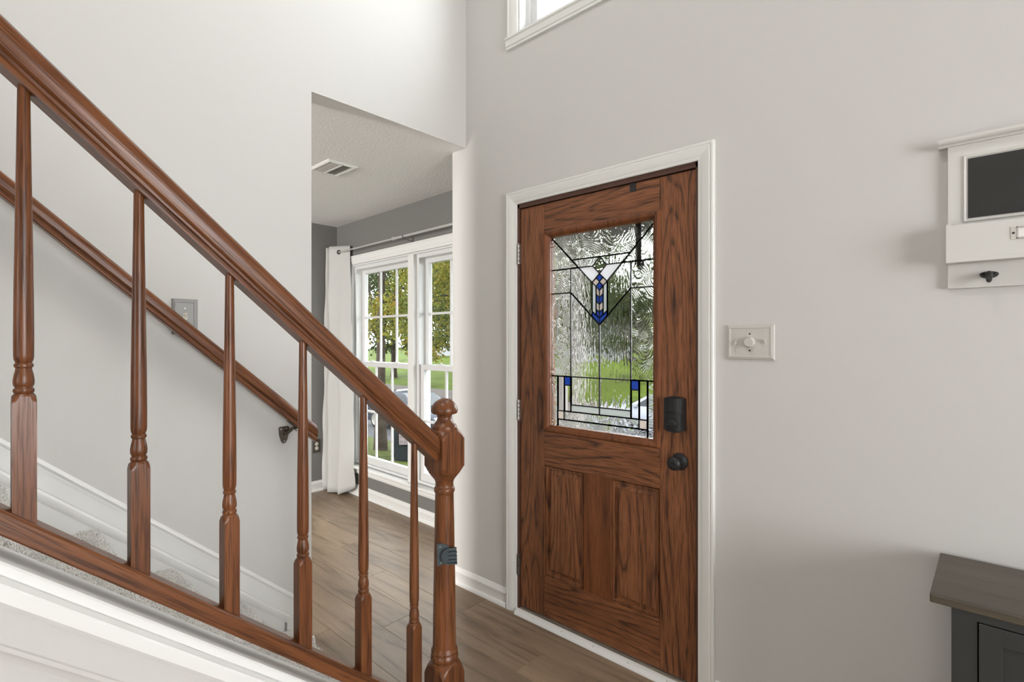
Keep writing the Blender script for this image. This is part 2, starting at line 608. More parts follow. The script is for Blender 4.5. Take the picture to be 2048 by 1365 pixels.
def obj(name, mb, mat, parent=None, smooth=None, M=None):
    """one mesh object. Vertices are given in world space; they are stored relative to the parent (or to the base centre)."""
    if M is not None:
        mb.mat(M)
    if parent is not None:
        org = PARENT_ORG[parent.name]
    else:
        a = np.array(mb.v)
        lo, hi = a.min(0), a.max(0)
        org = Vector(((lo[0] + hi[0]) / 2, (lo[1] + hi[1]) / 2, lo[2]))
    me = mesh_of([Vector(q) - org for q in mb.v], mb.f, name)
    fix_normals(me)
    if smooth:
        autosmooth(me, smooth)
    me.materials.append(mat)
    o = bpy.data.objects.new(name, me)
    COL.objects.link(o)
    if parent is not None:
        o.parent = parent
        PARENT_ORG[o.name] = org
    else:
        o.location = org
        PARENT_ORG[o.name] = org
    return o


PARENT_ORG = {}


def root(name, loc):
    o = bpy.data.objects.new(name, None)
    o.empty_display_size = 0.1
    COL.objects.link(o)
    o.location = loc
    PARENT_ORG[o.name] = Vector(loc)
    return o


def tag(o, label, cat, group=None, kind=None):
    o['label'] = label
    o['category'] = cat
    if group:
        o['group'] = group
    if kind:
        o['kind'] = kind
    return o


def struct(o, label=None):
    o['kind'] = 'structure'
    if label:
        o['label'] = label
    return o


# ------------------------------------------------------------------ the shell
WY = 1.963          # foyer face of the front wall
LX = -2.166         # foyer face of the stair wall
LB = -2.281         # far face of the stair wall
CZ = 2.455          # ceiling of the front room
TOPZ = 5.2
OPY = 1.066         # stair wall stops here, opening to the front room begins
DX0, DX1, DZ1 = -1.790, -0.824, 2.082      # rough door opening
UX0, UX1, UZ0, UZ1 = -1.774, -0.840, 2.925, 4.20
GX = -4.57          # grey side wall of the front room
MW = Matrix.Translation(Vector((-4.57, 2.50, 0))) @ Matrix.Rotation(math.atan(-0.0296), 4, 'Z')   # frame of the window wall


def boxes(lst):
    m = MB()
    for b in lst:
        m.box(*b)
    return m


Y2 = WY + 0.15
struct(obj('wall_front', boxes([
    (LB, DX0, WY, Y2, 0, TOPZ), (DX1, 3.4, WY, Y2, 0, TOPZ),
    (DX0, DX1, WY, Y2, DZ1, UZ0), (DX0, UX0, WY, Y2, UZ0, UZ1), (UX1, DX1, WY, Y2, UZ0, UZ1), (DX0, DX1, WY, Y2, UZ1, TOPZ),
]), WALL), 'warm grey front wall around the oak door')
struct(obj('wall_left', boxes([(LB, LX, -4.4, OPY, 0, TOPZ), (LB, LX, OPY, WY - 0.0005, CZ, TOPZ)]), WALL), 'pale stair wall beside the opening to the front room')
struct(obj('wall_back', boxes([(LX, 3.55, -4.55, -4.4, 0, TOPZ)]), WALL), 'back wall')
struct(obj('wall_right', boxes([(3.4, 3.55, -4.4, -0.5, 0, TOPZ), (3.4, 3.55, 1.3, WY, 0, TOPZ), (3.4, 3.55, -0.5, 1.3, 2.4, TOPZ), (3.4, 3.55, -0.5, 1.3, 0, 0.5)]), WALL), 'side wall with a window')
struct(obj('ceiling_foyer', boxes([(LB, 3.55, -4.55, Y2, TOPZ, TOPZ + 0.15)]), CEIL), 'high foyer ceiling')
# front room shell
WU0, WU1, WZ0, WZ1 = 0.285, 2.20, 0.245, 2.065     # hole for the double window in wall coordinates
struct(obj('wall_window', boxes([
    (-0.15, WU0, 0, 0.15, 0, CZ), (WU1, 2.43, 0, 0.15, 0, CZ), (WU0, WU1, 0, 0.15, 0, WZ0), (WU0, WU1, 0, 0.15, WZ1, CZ),
]).mat(MW), WALLD), 'charcoal grey wall around the front room window')
struct(obj('wall_side', boxes([(GX - 0.15, GX, -4.4, 2.505, 0, CZ)]), WALLD), 'charcoal grey side wall of the front room')
struct(obj('wall_return', boxes([(LB + 0.0, LB + 0.16, Y2, 2.62, 0, CZ)]), WALLD), 'short return wall beside the bay')
struct(obj('wall_rear', boxes([(GX, LB, -4.55, -4.4, 0, CZ)]), WALLD), 'rear wall of the front room')
struct(obj('ceiling', boxes([(GX - 0.15, LB, -4.55, 2.66, CZ, CZ + 0.2), (LB, LX, OPY + 0.0005, WY - 0.001, CZ - 0.003, CZ - 0.0005)]), CEIL), 'textured white ceiling of the front room')

# floor of separate planks
floor = struct(obj('floor', boxes([(GX, LB, -4.4, 2.66, -0.12, -0.012), (LB, 3.4, -4.4, WY + 0.14, -0.12, -0.012)]), SUBFL), 'grey brown plank floor')
PW, PL = 0.182, 1.22
pcache = {}


def plank(x0, x1, y0, y1):
    key = (round(x1 - x0, 3), round(y1 - y0, 3))
    if key not in pcache:
        m = MB()
        w, d, b = key[0], key[1], 0.0016
        v = [(0, 0, -0.012), (w, 0, -0.012), (w, d, -0.012), (0, d, -0.012), (0, 0, -b), (w, 0, -b), (w, d, -b), (0, d, -b), (b, b, 0), (w - b, b, 0), (w - b, d - b, 0), (b, d - b, 0)]
        me = mesh_of(v, [(3, 2, 1, 0), (8, 9, 10, 11)] + [(i, (i + 1) % 4, 4 + (i + 1) % 4, 4 + i) for i in range(4)] + [(4 + i, 4 + (i + 1) % 4, 8 + (i + 1) % 4, 8 + i) for i in range(4)], 'plank')
        me.materials.append(PLANK)
        pcache[key] = me
    o = bpy.data.objects.new('plank', pcache[key])
    COL.objects.link(o)
    o.parent = floor
    o.location = Vector((x0, y0, 0)) - PARENT_ORG[floor.name]


def planks():
    ys = np.arange(-1.13, 2.66, PW)
    for r_, y0 in enumerate(ys):
        off = (r_ * 0.43) % 1.0 * PL
        x = GX - off
        while x < 3.4:
            xa, xb = max(x, GX), min(x + PL, 3.4)
            x += PL
            if xb - xa < 0.02:
                continue
            yb = y0 + PW
            if y0 >= WY:                   # only the front room reaches this far
                xb = min(xb, LB)
                yb = min(yb, 2.5)
            elif yb > WY + 0.03:
                yb_f = WY + 0.03
                if xa < LB < xb:
                    plank(xa, LB, y0, yb)
                    xa, yb = LB, yb_f
                elif xa >= LB:
                    yb = yb_f
            if xb - xa > 0.02 and yb - y0 > 0.01 and not (xa > LX and xb < -1.2 and yb < 0.6):
                plank(xa, xb, y0, yb)


planks()

# baseboards with cap and shoe moulding: profile (depth from wall, height)
BASEP = [(0, 0), (0.019, 0), (0.019, 0.012), (0.014, 0.022), (0.011, 0.024), (0.011, 0.066), (0.013, 0.070), (0.012, 0.076), (0.007, 0.084), (0.004, 0.094), (0, 0.096)]
struct(obj('baseboard_front', MB().prism([(WY - d, z) for d, z in BASEP], 'x', LB + 0.001, DX0 - 0.058).prism([(WY - d, z) for d, z in BASEP], 'x', DX1 + 0.045, 3.39), TRIM, smooth=30), 'white baseboard along the front wall')
struct(obj('baseboard_window', MB().prism([(-d, z) for d, z in BASEP], 'x', 0.0, 2.30).mat(MW), TRIM, smooth=30), 'white baseboard under the front room window')
struct(obj('baseboard_side', MB().prism([(GX + d, z) for d, z in BASEP], 'y', -4.3, 2.48), TRIM, smooth=30), 'white baseboard on the charcoal side wall')
bb = MB()
bb.prism([(OPY + d, z) for d, z in BASEP], 'x', LB - 0.012, LX + 0.012)
bb.prism([(LX + d, z) for d, z in BASEP], 'y', 0.995, OPY + 0.012)
struct(obj('baseboard_stair', bb, TRIM, smooth=30), 'white baseboard wrapping the end of the stair wall')

# ------------------------------------------------------------------ door casing, jamb, threshold
def frame_sweep(prof, xl, xr, zb, zt, y, parent, names, mat, bottom=False):
    """mitred casing pieces round an opening in the plane y; prof is (outward, toward room)"""
    pathL = lambda w, d: [(xl - w, y - d, zb - (w if bottom else 0)), (xl - w, y - d, zt + w)]
    pathT = lambda w, d: [(xl - w, y - d, zt + w), (xr + w, y - d, zt + w)]
    pathR = lambda w, d: [(xr + w, y - d, zt + w), (xr + w, y - d, zb - (w if bottom else 0))]
    pathB = lambda w, d: [(xr + w, y - d, zb - w), (xl - w, y - d, zb - w)]
    lst = [pathL, pathT, pathR] + ([pathB] if bottom else [])
    for nm, fn in zip(names, lst):
        n = len(prof)
        a = [fn(*p)[0] for p in prof]
        b = [fn(*p)[1] for p in prof]
        f = [(i, (i + 1) % n, n + (i + 1) % n, n + i) for i in range(n)] + [tuple(range(n)), tuple(range(2 * n - 1, n - 1, -1))]
        obj(nm, MB().add(a + b, f), mat, parent, smooth=25)


CASEP = [(0, 0), (0, 0.009), (0.004, 0.011), (0.012, 0.0115), (0.016, 0.014), (0.034, 0.0165), (0.046, 0.0185), (0.050, 0.0165), (0.054, 0.019), (0.061, 0.019), (0.0635, 0.016), (0.0635, 0)]
tr = struct(root('trim_1', (-1.307, WY, 0)), 'white moulded casing around the oak front door')
frame_sweep(CASEP, -1.779, -0.8365, 0, 2.066, WY, tr, ['casing_side', 'casing_head', 'casing_side'], CASE)
jb = MB()
jb.box(DX0, -1.7665, WY, Y2, 0.0, 2.0645).box(-0.8485, DX1, WY, Y2, 0.0, 2.0645).box(DX0, DX1, WY, Y2, 2.0445, DZ1)
jb.box(-1.7665, -1.752, 2.019, Y2, 0.03, 2.0445).box(-0.863, -0.8485, 2.019, Y2, 0.03, 2.0445).box(-1.7665, -0.8485, 2.019, Y2, 2.030, 2.0445)
obj('door_jamb', jb, JAMBW, tr)
th = struct(root('trim_2', (-1.307, WY, 0)), 'white threshold strip with screws below the oak door')
obj('sill', MB().prism([(WY - 0.001, 0.0), (WY - 0.001, 0.021), (2.014, 0.030), (Y2 - 0.001, 0.030), (Y2 - 0.001, 0)], 'x', -1.7665, -0.8485), SILLW, th)
obj('edge_strip', MB().prism([(WY - 0.030, 0), (WY - 0.029, 0.007), (WY - 0.022, 0.016), (WY - 0.010, 0.021), (WY - 0.001, 0.0225), (WY - 0.001, 0)], 'x', -1.776, -0.8375), TRIM, th, smooth=40)
for k in range(5):
    obj('screw', MB().lathe([(0.0001, 0.0), (0.0032, 0.0), (0.0028, 0.0016), (0.0001, 0.0018)], 10, (-1.66 + 0.175 * k, WY - 0.018, 0.0165), (0, -0.55, 0.85)), STEEL, th)

# ------------------------------------------------------------------ the oak door
FY = 1.972      # room face of the leaf
BY = 2.016
CXD = -1.307
door = struct(root('door_1', (CXD, FY, 0.032)), 'brown oak front door with stained glass panel')
X0, X1, ZB, ZT = -1.764, -0.850, 0.034, 2.041
HS, HM = 0.303, 0.072           # inner edges of stiles and of the centre muntin
LZ0, LZ1 = 0.944, 1.900         # glazed opening with its moulding
PZ0, PZ1 = 0.233, 0.770
g = 0.0011
obj('stile', MB().bbox(X0, CXD - HS - g, FY, BY, ZB, ZT, 0.0016), DOORV, door)
obj('stile', MB().bbox(CXD + HS + g, X1, FY, BY, ZB, ZT, 0.0016), DOORV, door)
obj('top_rail', MB().bbox(CXD - HS, CXD + HS, FY, BY, LZ1, ZT, 0.0012), DOORH, door)
obj('lock_rail', MB().bbox(CXD - HS, CXD + HS, FY, BY, PZ1, LZ0, 0.0012), DOORH, door)
obj('bottom_rail', MB().bbox(CXD - HS, CXD + HS, FY, BY, ZB, PZ0, 0.0012), DOORH, door)
obj('centre_muntin', MB().bbox(CXD - HM, CXD + HM, FY, BY, PZ0, PZ1, 0.0012), DOORS, door)


def panel(xa, xb, za, zb):
    rings = [(0.0, 0.0), (0.0015, 0.0100), (0.0045, 0.0110), (0.0075, 0.0045), (0.0125, 0.0050), (0.0150, 0.0135), (0.0225, 0.0145), (0.0380, 0.0085), (0.0400, 0.0015)]
    v, f = [], []
    for ins, dep in rings:
        v += [(xa + ins, FY + dep, za + ins), (xb - ins, FY + dep, za + ins), (xb - ins, FY + dep, zb - ins), (xa + ins, FY + dep, zb - ins)]
    for i in range(len(rings) - 1):
        for k in range(4):
            f.append((4 * i + k, 4 * i + (k + 1) % 4, 4 * i + 4 + (k + 1) % 4, 4 * i + 4 + k))
    n = 4 * (len(rings) - 1)
    f.append((n, n + 1, n + 2, n + 3))
    nb = len(v)
    v += [(xa, BY, za), (xb, BY, za), (xb, BY, zb), (xa, BY, zb)]
    f.append((nb, nb + 1, nb + 2, nb + 3))
    for k in range(4):
        f.append((k, (k + 1) % 4, nb + (k + 1) % 4, nb + k))
    obj('raised_panel', MB().add(v, f), DOORV, door, smooth=20)


panel(CXD - HS, CXD - HM, PZ0, PZ1)
panel(CXD + HM, CXD + HS, PZ0, PZ1)
# moulding round the glass
GZ0, GZ1, GH = 0.965, 1.876, 0.2745
LITEP = [(0, 0.0), (0, 0.030), (-0.0, -0.001)]
MLD = [(0.0005, -0.020), (0.0005, -0.004), (0.006, 0.000), (0.010, 0.0065), (0.016, 0.0105), (0.026, 0.0115), (0.030, 0.009), (0.0315, 0.004), (0.0355, 0.002), (0.0355, -0.0005)]
frame_sweep(MLD, CXD - GH + 0.003, CXD + GH - 0.003, GZ0 + 0.003, GZ1 - 0.003, FY, door, ['glass_moulding', 'glass_moulding', 'glass_moulding', 'glass_moulding'], DOORS, bottom=True)
lit = MB()
for (a_, b_, c_, d_) in ((CXD - HS, CXD - GH, LZ0, LZ1), (CXD + GH, CXD + HS, LZ0, LZ1), (CXD - GH, CXD + GH, LZ0, GZ0), (CXD - GH, CXD + GH, GZ1, LZ1)):
    lit.box(a_, b_, FY + 0.002, BY, c_, d_)
obj('glass_frame', lit, DOORS, door)

GY = FY + 0.021


def Dg(z):
    return (1.872 - z) * 1.00735


halves = [
    ('ripple', [(Dg(1.754), 1.754), (.274, 1.754), (.237, 1.715), (Dg(1.715), 1.715)]),
    ('white', [(Dg(1.715), 1.715), (.237, 1.715), (.274, 1.677), (.2345, 1.640)]),
    ('cream', [(.2555, 1.659), (.274, 1.641), (.2555, 1.6205), (.2345, 1.640)]),
    ('swirl', [(0, 1.872), (Dg(1.715), 1.715), (0, 1.715)]),
    ('swirl', [(0, 1.715), (.115, 1.715), (.115, 1.601), (0, 1.601)]),
    ('ripple', [(.115, 1.715), (Dg(1.715), 1.715), (.2345, 1.640), (.2345, 1.484), (.115, 1.601)]),
    ('frost', [(.2345, 1.640), (.2555, 1.6205), (.2555, 1.492), (.2345, 1.509)]),
    ('cream', [(.2555, 1.6205), (.274, 1.600), (.274, 1.571), (.2555, 1.585)]),
    ('blue', [(.2555, 1.585), (.274, 1.571), (.274, 1.538), (.2555, 1.552)]),
    ('cream', [(.2555, 1.552), (.274, 1.538), (.274, 1.504), (.2555, 1.518)]),
    ('blue', [(.2555, 1.518), (.274, 1.504), (.274, 1.477), (.2555, 1.492)]),
    ('blue', [(.2345, 1.509), (.274, 1.477), (.274, 1.446), (.2345, 1.484)]),
    ('ripple', [(.115, 1.601), (.274, 1.446), (.274, 1.205), (.115, 1.205)]),
    ('swirl', [(0, 1.601), (.115, 1.601), (.115, 1.205), (0, 1.205)]),
    ('ripple', [(.115, 1.205), (.274, 1.205), (.274, 1.073), (.115, 1.073)]),
    ('frost', [(.115, 1.073), (.274, 1.073), (.274, 1.040), (.115, 1.040)]),
    ('swirl', [(0, 1.205), (.037, 1.205), (.037, .965), (0, .965)]),
    ('clear', [(.037, 1.205), (.076, 1.205), (.076, 1.040), (.037, 1.040)]),
    ('blue', [(.076, 1.205), (.115, 1.205), (.115, 1.164), (.076, 1.164)]),
    ('clear', [(.076, 1.164), (.115, 1.164), (.115, 1.040), (.076, 1.040)]),
    ('cream', [(.037, 1.040), (.076, 1.040), (.076, .999), (.037, .999)]),
]
whole = [
    ('swirl', [(0, 1.876), (.548, 1.876), (.548, 1.872), (.548 - Dg(1.754), 1.754), (Dg(1.754), 1.754), (0, 1.872)]),
    ('clear', [(.274, 1.754), (.311, 1.715), (.274, 1.677), (.237, 1.715)]),
    ('blue', [(.274, 1.677), (.2925, 1.659), (.274, 1.641), (.2555, 1.659)]),
    ('blue', [(.274, 1.641), (.2925, 1.6205), (.274, 1.600), (.2555, 1.6205)]),
    ('swirl', [(.076, 1.040), (.472, 1.040), (.472, .999), (.076, .999)]),
    ('swirl', [(.037, .999), (.511, .999), (.511, .965), (.037, .965)]),
]
GM = {'ripple': G_RIPPLE, 'white': G_WHITE, 'cream': G_CREAM, 'swirl': G_SWIRL, 'frost': G_FROST, 'blue': G_BLUE, 'clear': G_CLEAR}
GL = {'white': 'white opal glass piece', 'cream': 'cream glass piece', 'blue': 'cobalt blue glass piece', 'ripple': 'rippled clear glass piece', 'swirl': 'swirled clear glass piece', 'frost': 'frosted grey glass strip', 'clear': 'clear bevelled glass piece'}
allp = [(k, p) for k, p in halves] + [(k, [(0.548 - x, z) for x, z in p]) for k, p in halves] + whole
edges = {}
for k, p in allp:
    o = obj('glass_piece', MB().prism([(CXD - 0.274 + x, z) for x, z in p], 'y', GY, GY + 0.004), GM[k], door)
    o['label'] = GL[k]
    for i in range(len(p)):
        a_, b_ = p[i], p[(i + 1) % len(p)]
        key = tuple(sorted([(round(a_[0], 3), round(a_[1], 3)), (round(b_[0], 3), round(b_[1], 3))]))
        edges[key] = 1
cm = MB()
for (a_, b_) in edges:
    if a_ == b_ or (a_[1] > 1.871 and b_[1] > 1.871):
        continue
    d = Vector((b_[0] - a_[0], b_[1] - a_[1]))
    if d.length < 0.004:
        continue
    fine = 0.225 < (a_[0] + b_[0]) / 2 < 0.323 and (a_[1] + b_[1]) / 2 > 1.45
    w = 0.0021 if fine else 0.0029
    d.normalize()
    n = Vector((-d.y, d.x))
    q = [Vector(a_) - d * 0.001 + n * w, Vector(b_) + d * 0.001 + n * w, Vector(b_) + d * 0.001 - n * w, Vector(a_) - d * 0.001 - n * w]
    cm.prism([(CXD - 0.274 + c.x, c.y) for c in q], 'y', GY - 0.0022, GY + 0.0062)
obj('lead_came', cm, LEAD, door)

# hinges, lock, knob
for z0 in (1.762, 0.972, 0.192):
    hb = MB()
    for k in range(5):
        hb.lathe([(0.0, 0.0), (0.0058, 0.0), (0.0062, 0.0008), (0.0062, 0.0196), (0.0058, 0.0204), (0, 0.0204)], 14, (-1.7690, WY - 0.0035, z0 + 0.021 * k))
    hb.box(-1.7675, -1.7640, WY - 0.002, BY - 0.01, z0 + 0.001, z0 + 0.104)
    obj('hinge', hb, STEEL if z0 > 0.5 else BRONZE, door, smooth=40)
KX, KZ = -0.930, 1.081
kp = obj('deadbolt_lock', MB().prism([(KX + x, KZ + z) for x, z in [(-.041, -.060), (-.030, -.066), (0, -.071), (.030, -.066), (.041, -.060), (.041, .064), (.028, .069), (0, .072), (-.028, .069), (-.041, .064)]], 'y', FY - 0.002, FY - 0.030), BLACK, door)
kf = MB()
pr = [(-.034, -0.030), (-.022, -0.0365), (0, -0.039), (.022, -0.0365), (.034, -0.030)]
kf.prism([(KX + x, FY + y) for x, y in pr], 'z', KZ + 0.010, KZ + 0.066)
obj('battery_cover', kf, BLACK, kp, smooth=30)
obj('lower_cover', MB().prism([(KX + x, FY + y * 0.93) for x, y in pr], 'z', KZ - 0.062, KZ + 0.0085), BLACK, kp, smooth=30)
tt = MB().lathe([(0.0, 0.030), (0.021, 0.030), (0.0225, 0.036), (0.021, 0.043), (0.016, 0.045), (0, 0.0455)], 28, (KX - 0.002, FY, KZ - 0.036), (0, -1, 0))
obj('thumb_turn', tt.bbox(KX - 0.02, KX + 0.016, FY - 0.052, FY - 0.044, KZ - 0.041, KZ - 0.031, 0.003), BLACK, kp, smooth=35)
NX, NZ = -0.917, 0.895
kn = obj('door_knob', MB().lathe([(0.0, 0.0), (0.034, 0.0), (0.0345, 0.003), (0.033, 0.007), (0.024, 0.011), (0.0155, 0.013), (0.0135, 0.018), (0.0135, 0.030), (0.018, 0.036), (0.0255, 0.043), (0.0275, 0.051), (0.0265, 0.060), (0.022, 0.065), (0.014, 0.067), (0.0, 0.067)], 36, (NX, FY, NZ), (0, -1, 0)), BLACK, door, smooth=40)
obj('lock_button', MB().lathe([(0, 0.066), (0.010, 0.066), (0.010, 0.0685), (0, 0.069)], 20, (NX, FY, NZ), (0, -1, 0)).bbox(NX - 0.007, NX + 0.007, FY - 0.074, FY - 0.068, NZ - 0.0022, NZ + 0.0022, 0.001), BLACK, kn, smooth=40)

# wreath hanger hooked over the top of the door
wh = root('wreath_hanger', (-1.125, BY, 1.69))
w0, w1 = -1.139, -1.111
obj('hook_clip', MB().box(w0, w1, FY - 0.0030, FY - 0.0012, 2.006, 2.0428), BLACK, wh)
obj('strap', MB().box(w0, w1, FY - 0.0030, BY + 0.0032, 2.0416, 2.0432).box(w0, w1, BY + 0.0012, BY + 0.0032, 1.700, 2.0418), BLACK, wh)
obj('hook', MB().tube([(-1.125, BY + 0.002, 1.704), (-1.125, BY + 0.014, 1.692), (-1.125, BY + 0.032, 1.692), (-1.125, BY + 0.042, 1.706), (-1.125, BY + 0.044, 1.722)], 0.010, 12), BLACK, wh, smooth=50)
tag(wh, 'black metal wreath hanger hooked over the oak door', 'hanger')

# ------------------------------------------------------------------ upper foyer window
uw = struct(root('window_2', (-1.307, WY, UZ0)), 'high white window above the front door')
UC = [(0, 0), (0, 0.010), (0.010, 0.012), (0.016, 0.015), (0.045, 0.0175), (0.050, 0.016), (0.054, 0.0185), (0.060, 0.0185), (0.062, 0.015), (0.062, 0)]
frame_sweep(UC, UX0, UX1, UZ0 + 0.001, UZ1, WY, uw, ['casing_side', 'casing_head', 'casing_side'], CASE)
obj('sill', MB().prism([(WY + 0.005, 2.925), (WY - 0.026, 2.925), (WY - 0.028, 2.916), (WY - 0.021, 2.910), (WY - 0.017, 2.885), (WY - 0.012, 2.880), (WY - 0.012, 2.870), (WY, 2.870)], 'x', -1.845, -0.769), CASE, uw, smooth=25)
rv = MB()
rv.box(UX0, UX0 + 0.012, WY, Y2, UZ0, UZ1).box(UX1 - 0.012, UX1, WY, Y2, UZ0, UZ1).box(UX0 + 0.012, UX1 - 0.012, WY, Y2, UZ1 - 0.012, UZ1).box(UX0 + 0.012, UX1 - 0.012, WY, Y2, UZ0, UZ0 + 0.012)
obj('reveal', rv, VINYL, uw)
ua, ub, va, vb = UX0 + 0.012, UX1 - 0.012, UZ0 + 0.012, UZ1 - 0.012
sh = MB()
for (ins, y0, y1, w) in ((0.0, WY + 0.05, WY + 0.11, 0.022), (0.022, WY + 0.062, WY + 0.098, 0.040)):
    sh.box(ua + ins, ua + ins + w, y0, y1, va + ins, vb - ins).box(ub - ins - w, ub - ins, y0, y1, va + ins, vb - ins)
    sh.box(ua + ins + w, ub - ins - w, y0, y1, va + ins, va + ins + w).box(ua + ins + w, ub - ins - w, y0, y1, vb - ins - w, vb - ins)
obj('sash', sh, VINYL, uw)
obj('pane', MB().box(ua + 0.062, ub - 0.062, WY + 0.078, WY + 0.082, va + 0.062, vb - 0.062), CLEAR, uw)

# ------------------------------------------------------------------ double window of the front room (wall coordinates u, depth outward, z)
win = struct(root('window_1', (MW @ Vector((1.24, 0, 0.25)))), 'white double window with divided panes')


def wobj(name, mb, mat, parent, smooth=None):
    return obj(name, mb, mat, parent, smooth=smooth, M=MW)


def wcasing():
    xl, xr, zb, zt = WU0 + 0.012, WU1 - 0.012, 0.270, WZ1 + 0.002
    prof = [(0, 0), (0, 0.008), (0.010, 0.011), (0.018, 0.012), (0.024, 0.0155), (0.055, 0.018), (0.060, 0.016), (0.065, 0.020), (0.074, 0.020), (0.077, 0.015), (0.077, 0)]
    for nm, a, b in (('casing_side', lambda w, d: (xl - w, -d, zb), lambda w, d: (xl - w, -d, zt + w)),
                     ('casing_head', lambda w, d: (xl - w, -d, zt + w), lambda w, d: (xr + w, -d, zt + w)),
                     ('casing_side', lambda w, d: (xr + w, -d, zt + w), lambda w, d: (xr + w, -d, zb))):
        n = len(prof)
        f = [(i, (i + 1) % n, n + (i + 1) % n, n + i) for i in range(n)] + [tuple(range(n)), tuple(range(2 * n - 1, n - 1, -1))]
        wobj(nm, MB().add([a(*p) for p in prof] + [b(*p) for p in prof], f), TRIM, win, 25)


wcasing()
wobj('stool', MB().prism([(0.06, 0.247), (-0.040, 0.247), (-0.046, 0.252), (-0.046, 0.264), (-0.040, 0.269), (0.06, 0.269)], 'x', 0.195, WU1 + 0.09), TRIM, win, 30)
wobj('apron', MB().prism([(0, 0.246), (-0.020, 0.246), (-0.018, 0.236), (-0.013, 0.230), (-0.012, 0.208), (-0.006, 0.202), (-0.004, 0.194), (0, 0.194)], 'x', 0.212, WU1 + 0.075), TRIM, win, 30)
ML, MR_ = 1.185, 1.262        # centre mullion
jm = MB()
jm.box(WU0, WU0 + 0.014, 0.0, 0.15, WZ0 + 0.025, WZ1).box(WU1 - 0.014, WU1, 0, 0.15, WZ0 + 0.025, WZ1).box(WU0, WU1, 0, 0.15, WZ1 - 0.014, WZ1).box(WU0, WU1, 0.061, 0.15, WZ0, WZ0 + 0.03)
wobj('jamb', jm, VINYL, win)
wobj('centre_mullion', MB().bbox(ML, MR_, -0.012, 0.15, WZ0 + 0.026, WZ1 - 0.014, 0.003), TRIM, win)


def unit(ua, ub):
    za, zb = WZ0 + 0.03, WZ1 - 0.014
    fr = MB()
    w = 0.030
    fr.box(ua, ua + w, 0.02, 0.13, za, zb).box(ub - w, ub, 0.02, 0.13, za, zb).box(ua + w, ub - w, 0.02, 0.13, zb - w, zb).box(ua + w, ub - w, 0.02, 0.13, za, za + 0.02)
    wobj('frame', fr, VINYL, win)
    a, b = ua + w, ub - w
    zm = 1.172
    for (nm, y0, z0, z1, wb, wt, ws) in (('lower_sash', 0.035, za + 0.02, zm + 0.022, 0.062, 0.042, 0.040), ('upper_sash', 0.080, zm - 0.022, zb - w, 0.044, 0.038, 0.040)):
        y1 = y0 + 0.036
        s = MB()
        s.bbox(a, a + ws, y0, y1, z0, z1, 0.003).bbox(b - ws, b, y0, y1, z0, z1, 0.003).bbox(a + ws - 0.002, b - ws + 0.002, y0, y1, z0, z0 + wb, 0.003).bbox(a + ws - 0.002, b - ws + 0.002, y0, y1, z1 - wt, z1, 0.003)
        so = wobj(nm, s, VINYL, win)
        ga, gb, gc, gd = a + ws, b - ws, z0 + wb, z1 - wt
        us = [ga + (gb - ga) * k / 3 for k in range(4)]
        zs = [gc, (gc + gd) / 2, gd]
        for k in (1, 2):
            wobj('muntin', MB().box(us[k] - 0.009, us[k] + 0.009, y0 + 0.010, y0 + 0.024, gc, gd), VINYL, so)
        wobj('muntin', MB().box(ga, gb, y0 + 0.0095, y0 + 0.0245, zs[1] - 0.009, zs[1] + 0.009), VINYL, so)
        for i in range(3):
            for j in range(2):
                wobj('pane', MB().box(us[i] + (0.009 if i else 0), us[i + 1] - (0.009 if i < 2 else 0), y0 + 0.015, y0 + 0.018, zs[j] + (0.009 if j else 0), zs[j + 1] - (0 if j else 0.009)), CLEAR, so)
        if nm == 'lower_sash':
            for q in (0.27, 0.73):
                uc = a + (b - a) * q
                wobj('sash_lock', MB().bbox(uc - 0.03, uc + 0.03, y0 + 0.006, y0 + 0.034, z1 - 0.001, z1 + 0.008, 0.002).tube([(uc - 0.005, y0 + 0.02, z1 + 0.012), (uc + 0.028, y0 + 0.006, z1 + 0.014)], 0.005, 8), VINYL, so)


unit(WU0 + 0.014, ML)
unit(MR_, WU1 - 0.014)

# curtain and rod
RZ, RO = 2.183, -0.085
rod = root('curtain_rod', MW @ Vector((1.0, RO, RZ)))
wobj('inner_tube', MB().tube([(0.05, RO, RZ), (1.12, RO, RZ)], 0.0065, 14), RODM, rod, 50)
wobj('outer_tube', MB().tube([(1.10, RO, RZ), (2.27, RO, RZ)], 0.0085, 14), RODM, rod, 50)
wobj('collar', MB().tube([(1.088, RO, RZ), (1.112, RO, RZ)], 0.0125, 16), RODM, rod, 50)
wobj('finial', MB().lathe([(0.0, -0.03), (0.012, -0.028), (0.018, -0.015), (0.012, -0.002), (0.008, 0)], 18, (0.055, RO, RZ), (1, 0, 0)), IRON, rod, 50)
for u in (0.10, 1.24, 2.24):
    wobj('bracket', MB().bbox(u - 0.011, u + 0.011, -0.004, 0.0, RZ - 0.05, RZ + 0.02, 0.001).tube([(u, -0.002, RZ - 0.03), (u, RO + 0.01, RZ - 0.022), (u, RO - 0.012, RZ - 0.012), (u, RO - 0.014, RZ + 0.004)], 0.0045, 8), NICKEL if u > 1 else IRON, rod, 40)
tag(rod, 'slim silver curtain rod above the double window', 'curtain rod')


